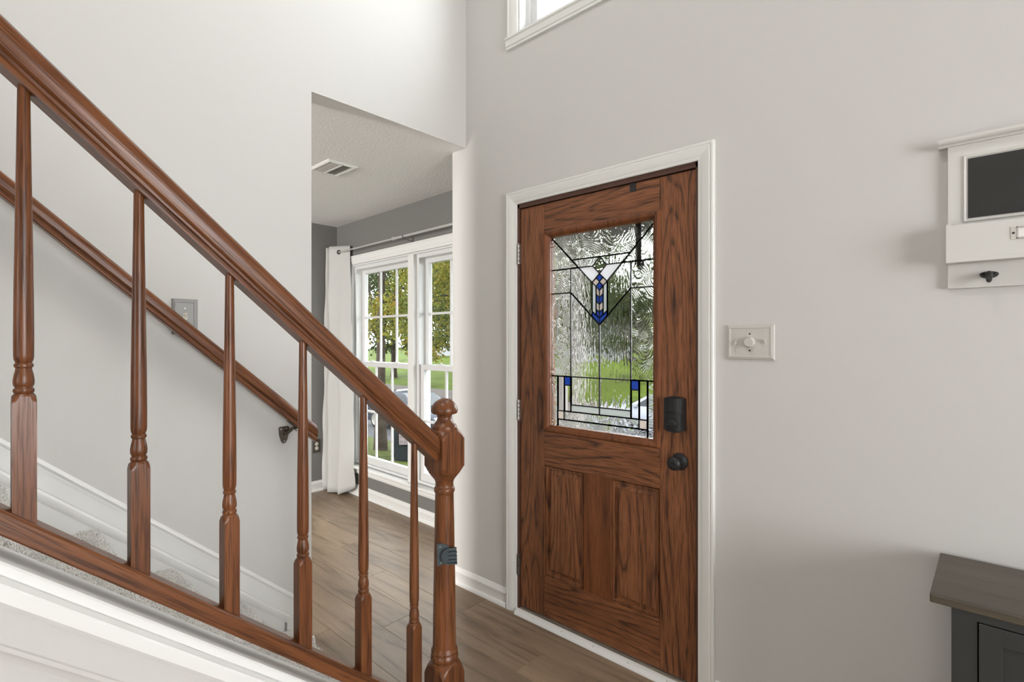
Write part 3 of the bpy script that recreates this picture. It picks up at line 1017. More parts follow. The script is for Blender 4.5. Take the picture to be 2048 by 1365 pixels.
def curtain():
    rt = root('curtain', MW @ Vector((0.2, RO, 0.012)))
    nz = 40

    def chaikin(p, n=4):
        for _ in range(n):
            q = [p[0]]
            for a, b in zip(p[:-1], p[1:]):
                q += [(a[0] * .75 + b[0] * .25, a[1] * .75 + b[1] * .25), (a[0] * .25 + b[0] * .75, a[1] * .25 + b[1] * .75)]
            p = q + [p[-1]]
        return p
    topl = chaikin([(0.010, -0.040), (0.028, -0.150), (0.080, -0.060), (0.100, -0.150), (0.18, -0.103), (0.24, -0.068), (0.305, -0.030)])
    botl = chaikin([(-0.010, -0.050), (-0.002, -0.185), (0.110, -0.070), (0.135, -0.195), (0.245, -0.070), (0.285, -0.165), (0.415, -0.040)])
    ns = len(topl) - 1
    v, f = [], []
    for j in range(nz + 1):
        q = j / nz
        z = 2.238 - q * 2.226
        k = q ** 1.15
        for i in range(ns + 1):
            s = i / ns
            u = topl[i][0] * (1 - k) + botl[i][0] * k
            o = topl[i][1] * (1 - k) + botl[i][1] * k
            wob = q * (1 - q)
            u += 0.010 * wob * math.sin(9 * q + 11 * s)
            o += 0.016 * wob * math.sin(14 * q + 5 * s) + 0.004 * math.sin(31 * q + 9 * s) * min(1, 6 * q)
            zz = z
            if s > 0.78 and q > 0.90:
                zz = z + 0.075 * (s - 0.78) / 0.22 * (q - 0.90) / 0.10
            v.append((u, min(o, -0.024), zz))
    for j in range(nz):
        for i in range(ns):
            f.append((j * (ns + 1) + i, j * (ns + 1) + i + 1, (j + 1) * (ns + 1) + i + 1, (j + 1) * (ns + 1) + i))
    c = wobj('fabric', MB().add(v, f), LINEN, rt, 60)
    sm = c.modifiers.new('thickness', 'SOLIDIFY')
    sm.thickness = 0.002
    top = [v[k] for k in range(ns + 1)]
    for i in range(1, ns):
        if (top[i][1] - RO) * (top[i + 1][1] - RO) <= 0 and top[i][0] > 0.03:
            p = top[i]
            d = (Vector(top[i + 1]) - Vector(top[i - 1])).normalized()
            nrm = Vector((-d.y, d.x, 0))
            wobj('grommet', MB().lathe([(0.015, -0.004), (0.021, -0.004), (0.0225, 0), (0.021, 0.004), (0.015, 0.004), (0.0135, 0)], 22, (p[0], p[1], RZ), nrm), IRON, rt, 50)
    tag(rt, 'pale linen grommet curtain hanging beside the double window', 'curtain')


curtain()

# ------------------------------------------------------------------ staircase
RISE, RUN, NOSE_Y, NOSE_Z = 0.194, 0.220, 0.990, 0.172
SX0, SX1 = LX + 0.0145, -1.242
stair = root('staircase', ((SX0 + SX1) / 2, 0.4, 0))
tag(stair, 'straight staircase with flecked grey carpet and white stringer', 'staircase')
NST = 14


def tufts(y0, z0, step):
    """carpet pile as short leaning spikes over tread, nose and riser"""
    line = []
    L1, rr = RUN - 0.018, 0.018
    for s in np.arange(0, L1, 0.0046):
        line.append((y0 - RUN + s, z0, 0, 1))
    for a in np.linspace(0.1, PI / 2 + 0.5, 7):
        line.append((y0 - rr + rr * math.sin(a), z0 - rr + rr * math.cos(a), math.sin(a), math.cos(a)))
    for s in np.arange(0.03, RISE, 0.0046):
        line.append((y0 - 0.018, z0 - s, 1, 0.1))
    ln = np.array(line)
    xs = np.arange(SX0 + 0.003, SX1, 0.0046)
    P = np.repeat(ln[None, :, :], len(xs), 0).reshape(-1, 4)
    X = np.repeat(xs, len(ln))
    n = len(P)
    jit = RNG.normal(0, 0.0016, (n, 3))
    base = np.stack([X, P[:, 0], P[:, 1]], 1) + jit * [1, 1, 0.2]
    nrm = np.stack([np.zeros(n), P[:, 2], P[:, 3]], 1)
    lean = RNG.normal(0, 0.42, (n, 3))
    lump = 0.75 + 0.35 * np.sin(X * 61 + 3 * np.sin(P[:, 0] * 43)) * np.sin(P[:, 0] * 71 + 2 * np.sin(X * 37))
    tip = base + (nrm + lean) * (0.0088 * lump * (0.8 + 0.4 * RNG.random(n)))[:, None]
    ang = RNG.random(n) * 2 * PI
    w = 0.0021
    t1 = np.stack([np.cos(ang), np.sin(ang) * P[:, 3], -np.sin(ang) * P[:, 2]], 1) * w
    t2 = np.stack([-np.sin(ang), np.cos(ang) * P[:, 3], -np.cos(ang) * P[:, 2]], 1) * w
    a = base + t1 - nrm * 0.001
    b = base - 0.5 * t1 + 0.87 * t2 - nrm * 0.001
    c = base - 0.5 * t1 - 0.87 * t2 - nrm * 0.001
    V = np.stack([a, b, c, tip], 1).reshape(-1, 3)
    org = np.array(PARENT_ORG[step.name])
    V = V - org
    k = np.arange(n) * 4
    F = np.stack([k, k + 1, k + 3, k + 1, k + 2, k + 3, k + 2, k, k + 3], 1).reshape(-1)
    me = bpy.data.meshes.new('carpet_pile')
    me.vertices.add(len(V))
    me.vertices.foreach_set('co', V.reshape(-1))
    nf = len(F) // 3
    me.loops.add(len(F))
    me.loops.foreach_set('vertex_index', F.astype(np.int32))
    me.polygons.add(nf)
    me.polygons.foreach_set('loop_start', np.arange(nf, dtype=np.int32) * 3)
    me.update(calc_edges=True)
    me.materials.append(CARPET)
    o = bpy.data.objects.new('carpet_pile', me)
    COL.objects.link(o)
    o.parent = step
    o['kind'] = 'stuff'


for i in range(NST):
    y0, z0 = NOSE_Y - RUN * i, NOSE_Z + RISE * i
    rr = 0.018
    pr = [(y0 - RUN - 0.02, z0)]
    for a in np.linspace(0, PI, 9):
        pr.append((y0 - rr + rr * math.sin(a), z0 - rr + rr * math.cos(a)))
    pr += [(y0 - 0.018, z0 - 2 * rr), (y0 - 0.018, max(0.0, z0 - RISE + 0.001) if i else 0.0)]
    if i:
        pr += [(y0 - RUN - 0.02, z0 - RISE + 0.001)]
    else:
        pr += [(y0 - RUN - 0.02, 0.0)]
    st = obj('step', MB().prism(pr, 'x', SX0, SX1), CARPET, stair, smooth=40)
    if i < 6:
        tufts(y0, z0, st)


CAPA, CAPB = 0.856, 0.860


def capz(y):          # top of the stringer cap
    return CAPA - CAPB * (y - 0.2546)


CX0, CX1 = -1.2415, -1.136
ya, yb = 0.949, -2.0
sw = MB()
sw.prism([(0.951, 0.0), (0.951, capz(0.951) - 0.019), (yb, capz(yb) - 0.019), (yb, 0.0)], 'x', -1.2405, -1.158)
obj('stringer', sw, WALL, stair)


def sloped(name, prof, y_lo, y_hi, mat, parent, zfun, smooth=25):
    """extrude an (x, dz) profile along the stair slope between y_lo and y_hi"""
    n = len(prof)
    v = [(x, y_lo, zfun(y_lo) + dz) for x, dz in prof] + [(x, y_hi, zfun(y_hi) + dz) for x, dz in prof]
    f = [(i, (i + 1) % n, n + (i + 1) % n, n + i) for i in range(n)] + [tuple(range(n)), tuple(range(2 * n - 1, n - 1, -1))]
    return obj(name, MB().add(v, f), mat, parent, smooth=smooth)


sloped('stringer_cap', [(CX0, 0), (CX1 - 0.004, 0), (CX1, -0.004), (CX1, -0.020), (CX1 - 0.003, -0.023), (CX0, -0.023)], ya, yb, TRIM, stair, capz)
sloped('cap_moulding', [(-1.158, -0.023), (CX1 + 0.001, -0.023), (CX1 + 0.020, -0.028), (CX1 + 0.0225, -0.032), (CX1 + 0.0225, -0.056), (CX1 + 0.014, -0.066), (-1.150, -0.066)], ya, yb, TRIM, stair, capz)
sloped('skirt_board', [(-1.158, -0.060), (-1.131, -0.060), (-1.131, -0.125), (-1.134, -0.130), (-1.134, -0.138), (-1.140, -0.146), (-1.143, -0.155), (-1.158, -0.155)], ya, yb, WALL, stair, capz)

# skirt on the wall side of the stairs
tsk = struct(root('trim_3', (LX, 0.4, 0.3)), 'white stair skirt board with two beads on the pale wall')


def skz(y):
    return 1.086 - 0.8815 * (y - 0.105)


sloped('upper_bead', [(LX, 0), (LX + 0.004, -0.001), (LX + 0.010, -0.007), (LX + 0.0125, -0.014), (LX + 0.010, -0.021), (LX + 0.0085, -0.024), (LX + 0.0085, -0.032), (LX, -0.032)], 1.055, -2.2, TRIM, tsk, skz)
sloped('flat_board', [(LX, -0.032), (LX + 0.006, -0.032), (LX + 0.006, -0.094), (LX, -0.094)], 1.055, -2.2, TRIM, tsk, skz)
sloped('lower_bead', [(LX, -0.094), (LX + 0.007, -0.095), (LX + 0.0135, -0.104), (LX + 0.014, -0.114), (LX + 0.0125, -0.128), (LX + 0.011, -0.134), (LX, -0.134)], 0.975, -2.2, TRIM, tsk, skz)
sloped('skirt_face', [(LX, -0.134), (LX + 0.0105, -0.134), (LX + 0.0105, -0.40), (LX, -0.40)], 0.945, -2.2, TRIM, tsk, skz)
obj('skirt_end', MB().bbox(LX, LX + 0.0135, 0.955, 0.992, 0.097, skz(0.975) - 0.092, 0.002).bbox(LX, LX + 0.0085, 0.991, 1.060, 0.097, skz(1.055) - 0.02, 0.002), TRIM, tsk)

# ------------------------------------------------------------------ stair railing
RX = -1.190
NY = 0.993


def railz(y):         # underside of the handrail
    return 1.648 - 0.886 * (y - 0.247)


def shoez(y):         # top of the bottom rail
    return 0.9375 - 0.872 * (y - 0.247)


rl = root('stair_railing', (RX, 0.2, 0.25))
tag(rl, 'stained oak stair railing with turned balusters and newel posts', 'railing')
VS = 1 / math.cos(INC)
half = [(0.0195, 0.0), (0.0200, 0.0075), (0.0195, 0.0095), (0.0220, 0.0110), (0.0235, 0.0160), (0.0215, 0.0175), (0.0265, 0.0215), (0.0290, 0.0290), (0.0300, 0.038), (0.0290, 0.0465), (0.0255, 0.0545), (0.018, 0.0600), (0.008, 0.0620)]
hp = [(RX + x, z * VS) for x, z in half] + [(RX - x, z * VS) for x, z in reversed(half)]
sloped('handrail', hp, NY - 0.040, -1.82, RAILS, rl, railz, 30)
bp_ = [(RX + x, z * VS) for x, z in [(-0.029, -0.032), (0.029, -0.032), (0.031, -0.029), (0.031, -0.004), (0.027, 0.0), (-0.027, 0.0), (-0.031, -0.004), (-0.031, -0.029)]]
sloped('bottom_rail', bp_, NY - 0.040, -1.82, RAILB, rl, shoez, 30)
# newel
INF = 1.0
A = 0.0415
newp = [(0.0, INF), (0.395, INF), (0.3955, 0.0590), (0.402, 0.0575), (0.410, 0.0545), (0.418, 0.0505), (0.426, 0.0450), (0.432, 0.0400), (0.436, 0.0360), (0.4375, 0.0365), (0.441, 0.0395), (0.447, 0.0412), (0.453, 0.0400), (0.457, 0.0375), (0.459, 0.0368), (0.4605, 0.0385), (0.464, 0.0392), (0.468, 0.0382), (0.471, 0.0360), (0.474, 0.0345), (0.480, 0.0338),
        (0.56, 0.0332), (0.66, 0.0318), (0.76, 0.0300), (0.84, 0.0286), (0.922, 0.0272), (0.925, 0.0272), (0.928, 0.0290), (0.932, 0.0305), (0.938, 0.0305), (0.942, 0.0290), (0.945, 0.0268), (0.950, 0.0262), (0.958, 0.0265), (0.964, 0.0285), (0.970, 0.0325), (0.978, 0.039), (0.986, 0.0455), (0.996, 0.0520), (1.006, 0.0588), (1.0065, INF),
        (1.0855, INF), (1.086, 0.0590), (1.094, 0.0550), (1.101, 0.0500), (1.107, 0.0450), (1.112, 0.0400), (1.1145, 0.0370), (1.1185, 0.0372), (1.122, 0.0368), (1.125, 0.0345), (1.127, 0.0322), (1.131, 0.0285), (1.138, 0.0235), (1.146, 0.0208), (1.152, 0.0215), (1.1565, 0.0240), (1.158, 0.0330), (1.160, 0.0372), (1.164, 0.0390), (1.170, 0.0392), (1.178, 0.0372), (1.186, 0.0330), (1.193, 0.0270), (1.199, 0.0185), (1.2025, 0.0090), (1.2032, 0.001)]


def newel(y, dz, z0):
    pr_ = [(z0, INF)] + [(z + dz, r_) for z, r_ in newp[1:]]
    m = MB().turned(A, pr_, 64)
    m.mat(Matrix.Translation((RX, y, 0)))
    return obj('newel_post', m, RAILV, rl, smooth=32)


newel(NY, 0.0, 0.0)
newel(-1.862, 0.886 * (NY + 1.862), capz(-1.862) + 0.04)
balp = [(-0.016, INF), (0.190, INF), (0.191, 0.0214), (0.196, 0.0195), (0.201, 0.0165), (0.2045, 0.0130), (0.2055, 0.0118), (0.207, 0.0130), (0.2095, 0.0139), (0.213, 0.0133), (0.2145, 0.0114), (0.216, 0.0114), (0.218, 0.0128), (0.222, 0.0137), (0.228, 0.0137), (0.236, 0.0126), (0.244, 0.0109), (0.2475, 0.0104), (0.2485, 0.0112), (0.2500, 0.0125), (0.2535, 0.0126), (0.2555, 0.0114), (0.2565, 0.0104), (0.258, 0.0112), (0.262, 0.0125), (0.268, 0.0131), (0.30, 0.0132), (0.38, 0.0126), (0.50, 0.0110), (0.62, 0.0093), (0.732, 0.0080)]
b0 = None
for k in range(17):
    y = 0.884 - 0.1596 * k
    if b0 is None:
        b0 = obj('baluster', MB().turned(0.0152, balp, 40).mat(Matrix.Translation((RX, y, shoez(y)))), RAILV, rl, smooth=32)
        base = Vector((RX, y, shoez(y)))
        b0.data.transform(Matrix.Translation(-(base - PARENT_ORG[rl.name])))
        b0.location = base - PARENT_ORG[rl.name]
    else:
        c = b0.copy()
        COL.objects.link(c)
        c.parent = rl
        c.location = Vector((RX, y, shoez(y))) - PARENT_ORG[rl.name]

# grey gate latch cup screwed to the newel post
gt = root('gate_bracket', (-1.168, 0.968, 0.728))
gn = Vector((0.775, -0.632, 0)).normalized()
gr_ = Vector((0.632, 0.775, 0)).normalized()
GMx = Matrix((( gr_.x, gn.x, 0, RX + gn.x * 0.0300), (gr_.y, gn.y, 0, NY + gn.y * 0.0300), (0, 0, 1, 0.757), (0, 0, 0, 1)))   # local: right, out, up
obj('mount_plate', MB().prism([(-0.021, -0.031), (-0.018, -0.033), (0.000, -0.027), (0.012, -0.021), (0.012, 0.024), (0.004, 0.026), (-0.006, 0.031), (-0.020, 0.031), (-0.022, 0.028)], 'y', -0.002, 0.006).mat(GMx), GATEP, gt)
cup = MB()
n_ = 20
po, pi_ = [], []
for k in range(n_ + 1):
    a = PI / 2 + PI * k / n_
    po.append((0.010 + 0.0195 * math.cos(a) * 0.95, -0.003 + 0.0225 * math.sin(a)))
    pi_.append((0.010 + 0.0165 * math.cos(a) * 0.95, -0.003 + 0.0195 * math.sin(a)))
po = [(0.034, 0.0195)] + po + [(0.036, -0.0255)]
pi_ = [(0.034, 0.0165)] + pi_ + [(0.036, -0.0225)]
cup.prism(po + pi_[::-1], 'y', 0.004, 0.017)
obj('cup_rim', cup.mat(GMx), GATEP, gt)
obj('cup_floor', MB().prism(po, 'y', 0.004, 0.009).mat(GMx), GATEP, gt)
for k in range(3):
    z_ = 0.0085 - 0.0115 * k
    obj('fin', MB().box(0.012, 0.0355, 0.009, 0.0165, z_ - 0.0012, z_ + 0.0012).mat(GMx), GATEP, gt)
for z_ in (0.0225, -0.0225):
    obj('screw', MB().lathe([(0.0, 0.0), (0.0035, 0.0), (0.0030, 0.0020), (0.0, 0.0026)], 12, (-0.0125 + (0.002 if z_ < 0 else 0), 0.006, z_), (0, 1, 0)).mat(GMx), NICKEL, gt, smooth=40)
tag(gt, 'slate grey plastic gate latch cup screwed to the newel post', 'bracket')

# ------------------------------------------------------------------ wall handrail
HX = LX + 0.072
wr = root('wall_handrail', (HX, 0.4, 0.95))


def wrz(y):
    return 1.787 - 0.886 * (y - 0.102)


half2 = [(0.016, 0.0), (0.0185, 0.004), (0.0185, 0.012), (0.0170, 0.0150), (0.0205, 0.0175), (0.0240, 0.0215), (0.0255, 0.030), (0.0250, 0.040), (0.0215, 0.048), (0.0145, 0.0530), (0.006, 0.0545)]
hp2 = [(HX + x, z * VS) for x, z in half2] + [(HX - x, z * VS) for x, z in reversed(half2)]
rail2 = sloped('rail', hp2, 1.050, -2.2, RAILS, wr, wrz, 30)
bmh = bmesh.new()
bmh.from_mesh(rail2.data)
ends = [f_ for f_ in bmh.faces if abs(f_.normal.y) > 0.95 and len(f_.verts) > 8]
bmesh.ops.bevel(bmh, geom=[e for f_ in ends for e in f_.edges], offset=0.006, segments=3, affect='EDGES')
bmh.to_mesh(rail2.data)
bmh.free()
BYW = 0.945
bz = 0.985
plate = [(-0.021, 0.028), (-0.015, 0.034), (0.018, 0.034), (0.022, 0.028), (0.021, 0.008), (0.013, -0.022), (0.006, -0.034), (-0.003, -0.036), (-0.010, -0.028), (-0.018, -0.002)]
br = obj('bracket', MB().prism([(BYW + a, bz + b) for a, b in plate], 'x', LX + 0.0002, LX + 0.007), BRONZE, wr)
obj('arm', MB().tube([(LX + 0.005, BYW + 0.002, bz + 0.004), (LX + 0.030, BYW + 0.006, bz + 0.012), (LX + 0.055, BYW + 0.014, bz + 0.030), (HX, BYW + 0.018, wrz(BYW + 0.018) - 0.004)], [0.009, 0.0075, 0.007, 0.008], 12), BRONZE, br, smooth=50)
obj('saddle', MB().box(HX - 0.011, HX + 0.011, BYW - 0.012, BYW + 0.05, -0.004, 0.0).mat(Matrix.Translation((0, 0, 0))), BRONZE, br)
sd = br.children[-1]
for q in sd.data.vertices:
    wy_ = q.co.y + PARENT_ORG[br.name].y
    q.co.z += wrz(wy_)
obj('bolt', MB().lathe([(0, -0.010), (0.006, -0.010), (0.008, -0.004), (0.008, 0.0), (0, 0.0)], 12, (HX, BYW + 0.026, wrz(BYW + 0.026) - 0.004), (0, 0.3, 1)), STEEL, br, smooth=40)
for a, b in ((-0.013, 0.024), (0.010, 0.023), (0.001, -0.026)):
    obj('screw', MB().lathe([(0, 0), (0.0034, 0), (0.003, 0.0015), (0, 0.002)], 10, (LX + 0.007, BYW + a, bz + b), (1, 0, 0)), STEEL, br)
tag(wr, 'stained oak handrail bracketed to the pale stair wall', 'handrail')

# ------------------------------------------------------------------ switches, outlet, vent
def plate_mesh(w, h_, steps):
    """stepped plate in the local x (width), z (height), out along -y; steps = (inset, out)"""
    v, f = [], []
    for ins, out in steps:
        v += [(-w / 2 + ins, -out, -h_ / 2 + ins), (w / 2 - ins, -out, -h_ / 2 + ins), (w / 2 - ins, -out, h_ / 2 - ins), (-w / 2 + ins, -out, h_ / 2 - ins)]
    for i in range(len(steps) - 1):
        for k in range(4):
            f.append((4 * i + k, 4 * i + (k + 1) % 4, 4 * i + 4 + (k + 1) % 4, 4 * i + 4 + k))
    n = 4 * (len(steps) - 1)
    f += [(n, n + 1, n + 2, n + 3), (3, 2, 1, 0)]
    return MB().add(v, f)


STEPS = [(0, 0.0005), (0, 0.004), (0.002, 0.0062), (0.0035, 0.0062), (0.0045, 0.0085), (0.0075, 0.0085), (0.0085, 0.0105), (0.0125, 0.0105), (0.0135, 0.0090)]


def toggle(m, x, up, y=-0.009):
    a = 1 if up else -1
    return m.prism([(y + 0.001, -0.006), (y - 0.003, -0.0045), (y - 0.011, a * 0.0105 - 0.002), (y - 0.0115, a * 0.0105 + 0.002), (y - 0.0095, a * 0.0125), (y - 0.003, 0.0055), (y + 0.001, 0.0065)], 'x', x - 0.0042, x + 0.0042)


MF = Matrix.Translation((-0.646, WY, 1.368))
s3 = root('switch_plate', (-0.646, WY, 1.305))
obj('plate', plate_mesh(0.164, 0.126, STEPS).mat(MF), PLATEP, s3)
for x, up in ((-0.048, False), (0.048, True)):
    obj('toggle', toggle(MB().bbox(x - 0.0065, x + 0.0065, -0.0105, -0.0085, -0.0125, 0.0125, 0.0006), x, up).mat(MF), PLATEP, s3)
    for z_ in (-0.030, 0.030):
        obj('screw', MB().lathe([(0, 0), (0.0033, 0), (0.003, 0.0012), (0, 0.0015)], 12, (x, -0.009, z_), (0, -1, 0)).mat(MF), PLATEP, s3)
obj('dimmer_knob', MB().lathe([(0, 0), (0.0185, 0), (0.0185, 0.004), (0.0165, 0.013), (0.015, 0.0145), (0, 0.0145)], 28, (0, -0.009, 0), (0, -1, 0)).box(-0.001, 0.014, -0.0240, -0.0232, -0.0006, 0.0006).mat(MF), PLATEP, s3, smooth=40)
for z_ in (-0.030, 0.030):
    obj('screw_hole', MB().lathe([(0, -0.001), (0.0032, -0.001), (0.0032, 0.0003), (0, 0.0003)], 12, (0, -0.009, z_), (0, -1, 0)).mat(MF), BLACK, s3)
tag(s3, 'painted triple switch plate with round dimmer beside the door', 'switch')

ML_ = Matrix.Translation((LX, 0.585, 1.461)) @ Matrix.Rotation(PI / 2, 4, 'Z')
s1 = root('switch_plate', (LX, 0.585, 1.398))
obj('plate', plate_mesh(0.082, 0.128, STEPS).mat(ML_), NICKEL, s1)
obj('toggle', toggle(MB().bbox(-0.0065, 0.0065, -0.0105, -0.0085, -0.0125, 0.0125, 0.0006), 0, True).mat(ML_), IVORY, s1)
for z_ in (-0.030, 0.030):
    obj('screw', MB().lathe([(0, 0), (0.0033, 0), (0.003, 0.0012), (0, 0.0015)], 12, (0, -0.009, z_), (0, -1, 0)).mat(ML_), STEEL, s1)
tag(s1, 'brushed nickel switch plate behind the wall handrail', 'switch')

MO = Matrix.Translation((GX, 2.297, 0.414)) @ Matrix.Rotation(PI / 2, 4, 'Z')
s2 = root('wall_outlet', (GX, 2.297, 0.354))
obj('plate', plate_mesh(0.074, 0.122, [(0, 0.0005), (0, 0.003), (0.003, 0.0055)]).mat(MO), OUTBR, s2)
for z_ in (-0.0195, 0.0195):
    rc = obj('receptacle', MB().lathe([(0, 0.005), (0.0165, 0.005), (0.0165, 0.0075), (0.0155, 0.0082), (0, 0.0082)], 24, (0, 0, z_), (0, -1, 0)).mat(MO), IVORY, s2, smooth=40)
    obj('slots', MB().box(-0.0075, -0.0055, -0.0086, -0.0080, z_ - 0.002, z_ + 0.007).box(0.0055, 0.0075, -0.0086, -0.0080, z_ - 0.002, z_ + 0.007).box(-0.002, 0.002, -0.0086, -0.0080, z_ - 0.010, z_ - 0.006).mat(MO), BLACK, rc)
obj('screw', MB().lathe([(0, 0), (0.003, 0), (0, 0.0015)], 10, (0, -0.0055, 0), (0, -1, 0)).mat(MO), STEEL, s2)
tag(s2, 'brown outlet plate low on the charcoal wall', 'outlet')

VX0, VX1, VY0, VY1 = -3.158, -2.893, 1.530, 1.726
vt = root('ceiling_vent', ((VX0 + VX1) / 2, (VY0 + VY1) / 2, CZ - 0.018))
fw = 0.026
fm = MB()
v_, f_ = [], []
for ins, z_ in ((0, CZ - 0.0005), (0, CZ - 0.004), (0.012, CZ - 0.012), (fw, CZ - 0.010), (fw, CZ - 0.001)):
    v_ += [(VX0 + ins, VY0 + ins, z_), (VX1 - ins, VY0 + ins, z_), (VX1 - ins, VY1 - ins, z_), (VX0 + ins, VY1 - ins, z_)]
for i in range(4):
    for k in range(4):
        f_.append((4 * i + k, 4 * i + (k + 1) % 4, 4 * i + 4 + (k + 1) % 4, 4 * i + 4 + k))
obj('frame', fm.add(v_, f_), TRIM, vt)
obj('backing', MB().box(VX0 + fw, VX1 - fw, VY0 + fw, VY1 - fw, CZ - 0.002, CZ - 0.0006), PLATEP, vt)
ym = (VY0 + VY1) / 2
obj('centre_bar', MB().box(VX0 + fw - 0.001, VX1 - fw + 0.001, ym - 0.005, ym + 0.005, CZ - 0.013, CZ - 0.002), TRIM, vt)
for s_ in (-1, 1):
    for k in range(6):
        yc = ym + s_ * (0.011 + 0.0095 * k)
        obj('louver', MB().prism([(yc - s_ * 0.003, CZ - 0.0105), (yc - s_ * 0.0022, CZ - 0.0105), (yc + s_ * 0.0048, CZ - 0.0025), (yc + s_ * 0.004, CZ - 0.0025)], 'x', VX0 + fw, VX1 - fw), PLATEP, vt)
for x in (VX0 + 0.013, VX1 - 0.013):
    obj('screw', MB().lathe([(0, 0), (0.003, 0), (0, 0.0014)], 10, (x, ym, CZ - 0.0118), (0, 0, -1)), STEEL, vt)
tag(vt, 'white two-way ceiling vent in the front room ceiling', 'vent')

# ------------------------------------------------------------------ wall organizer
OX0, OX1 = -0.100, 0.246
og = root('wall_organizer', ((OX0 + OX1) / 2, WY, 1.520))
obj('back_board', MB().bbox(OX0, OX1, WY - 0.014, WY - 0.0005, 1.521, 1.928, 0.0015), WFIN, og)
obj('crown', MB().prism([(WY - 0.0006, 1.926), (WY - 0.022, 1.926), (WY - 0.024, 1.930), (WY - 0.033, 1.934), (WY - 0.036, 1.939), (WY - 0.036, 1.946), (WY - 0.0006, 1.946)], 'x', OX0 - 0.020, OX1 + 0.020), WFIN, og, smooth=25)
ax, bx_, az, bz_ = -0.056, OX1 - 0.044, 1.717, 1.884
frp = [(0.0, -0.013), (0.0, -0.006), (0.004, 0.003), (0.008, 0.004), (0.011, 0.001), (0.013, -0.013)]
frame_sweep([(w, d + 0.014) for w, d in frp], ax, bx_, az, bz_, WY, og, ['board_moulding'] * 4, WFIN, bottom=True)
obj('chalkboard', MB().box(ax, bx_, WY - 0.0165, WY - 0.0141, az, bz_), CHALK, og)
pk = MB()
pk.bbox(OX0 - 0.002, OX1 + 0.002, WY - 0.058, WY - 0.048, 1.600, 1.694, 0.0015).bbox(OX0 - 0.002, OX0 + 0.010, WY - 0.049, WY - 0.0005, 1.600, 1.700, 0.001).bbox(OX1 - 0.010, OX1 + 0.002, WY - 0.049, WY - 0.0005, 1.600, 1.700, 0.001)
pk.bbox(OX0 - 0.002, OX1 + 0.002, WY - 0.060, WY - 0.0141, 1.590, 1.602, 0.0015)
obj('mail_pocket', pk, WFIN, og)
lbx = (OX0 + OX1) / 2
lh = MB().box(lbx - 0.042, lbx + 0.042, WY - 0.0595, WY - 0.0581, 1.640, 1.672)
lh.bbox(lbx - 0.032, lbx + 0.032, WY - 0.0625, WY - 0.0595, 1.668, 1.672, 0.0008).bbox(lbx - 0.032, lbx + 0.032, WY - 0.0625, WY - 0.0595, 1.640, 1.644, 0.0008).bbox(lbx - 0.032, lbx - 0.028, WY - 0.0625, WY - 0.0595, 1.640, 1.672, 0.0008).bbox(lbx + 0.028, lbx + 0.032, WY - 0.0625, WY - 0.0595, 1.640, 1.672, 0.0008)
lo = obj('label_holder', lh, STEEL, og)
obj('card', MB().box(lbx - 0.028, lbx + 0.028, WY - 0.0602, WY - 0.0596, 1.644, 1.668), TRIM, lo)
for s_ in (-1, 1):
    obj('screw', MB().lathe([(0, 0), (0.003, 0), (0, 0.0015)], 10, (lbx + s_ * 0.0375, WY - 0.0595, 1.656), (0, -1, 0)), BLACK, lo)
for hx in (-0.012, OX1 - 0.088):
    hk = MB()
    hk.prism([(hx + 0.016 * math.cos(a) * 1.25, 1.556 + 0.0075 * math.sin(a) * (1 if math.sin(a) > 0 else 1.6)) for a in np.linspace(0, 2 * PI, 22)[:-1]], 'y', WY - 0.0185, WY - 0.0142)
    hk.tube([(hx, WY - 0.016, 1.556), (hx, WY - 0.030, 1.551), (hx, WY - 0.040, 1.541), (hx, WY - 0.050, 1.536), (hx, WY - 0.056, 1.542)], [0.0095, 0.0085, 0.0068, 0.006, 0.0068], 12)
    ho = obj('coat_hook', hk, IRON, og, smooth=45)
    for s_ in (-1, 1):
        obj('screw', MB().lathe([(0, 0), (0.0032, 0), (0, 0.0015)], 10, (hx + s_ * 0.0125, WY - 0.0186, 1.557), (0, -1, 0)), BLACK, ho)
tag(og, 'white wall organizer with chalkboard, mail pocket and hooks', 'organizer')

# ------------------------------------------------------------------ console cabinet
TX0, TX1, TYF, TYB, TZ = -0.116, 0.90, 1.610, 1.9425, 0.762
cb = root('console_cabinet', ((TX0 + TX1) / 2, (TYF + TYB) / 2, 0))
obj('top', MB().bbox(TX0, TX1, TYF, TYB, TZ - 0.021, TZ, 0.003), TABTOP, cb)
BX0, BX1, BF, BB = TX0 + 0.040, TX1 - 0.040, TYF + 0.022, TYB - 0.012
bd = MB()
bd.box(BX0, BX0 + 0.018, BF, BB, 0.10, TZ - 0.0215).box(BX1 - 0.018, BX1, BF, BB, 0.10, TZ - 0.0215).box(BX0 + 0.018, BX1 - 0.018, BB - 0.008, BB, 0.10, TZ - 0.0215).box(BX0 + 0.018, BX1 - 0.018, BF + 0.02, BB - 0.008, 0.10, 0.118)
obj('body', bd, CAB, cb)
ff = MB()
ff.box(BX0 + 0.0, BX0 + 0.046, BF - 0.016, BF, 0.10, TZ - 0.0215).box(BX1 - 0.046, BX1, BF - 0.016, BF, 0.10, TZ - 0.0215).box(BX0 + 0.046, BX1 - 0.046, BF - 0.016, BF, TZ - 0.040, TZ - 0.0215).box(BX0 + 0.046, BX1 - 0.046, BF - 0.016, BF, 0.10, 0.135)
obj('face_frame', ff, CAB, cb)
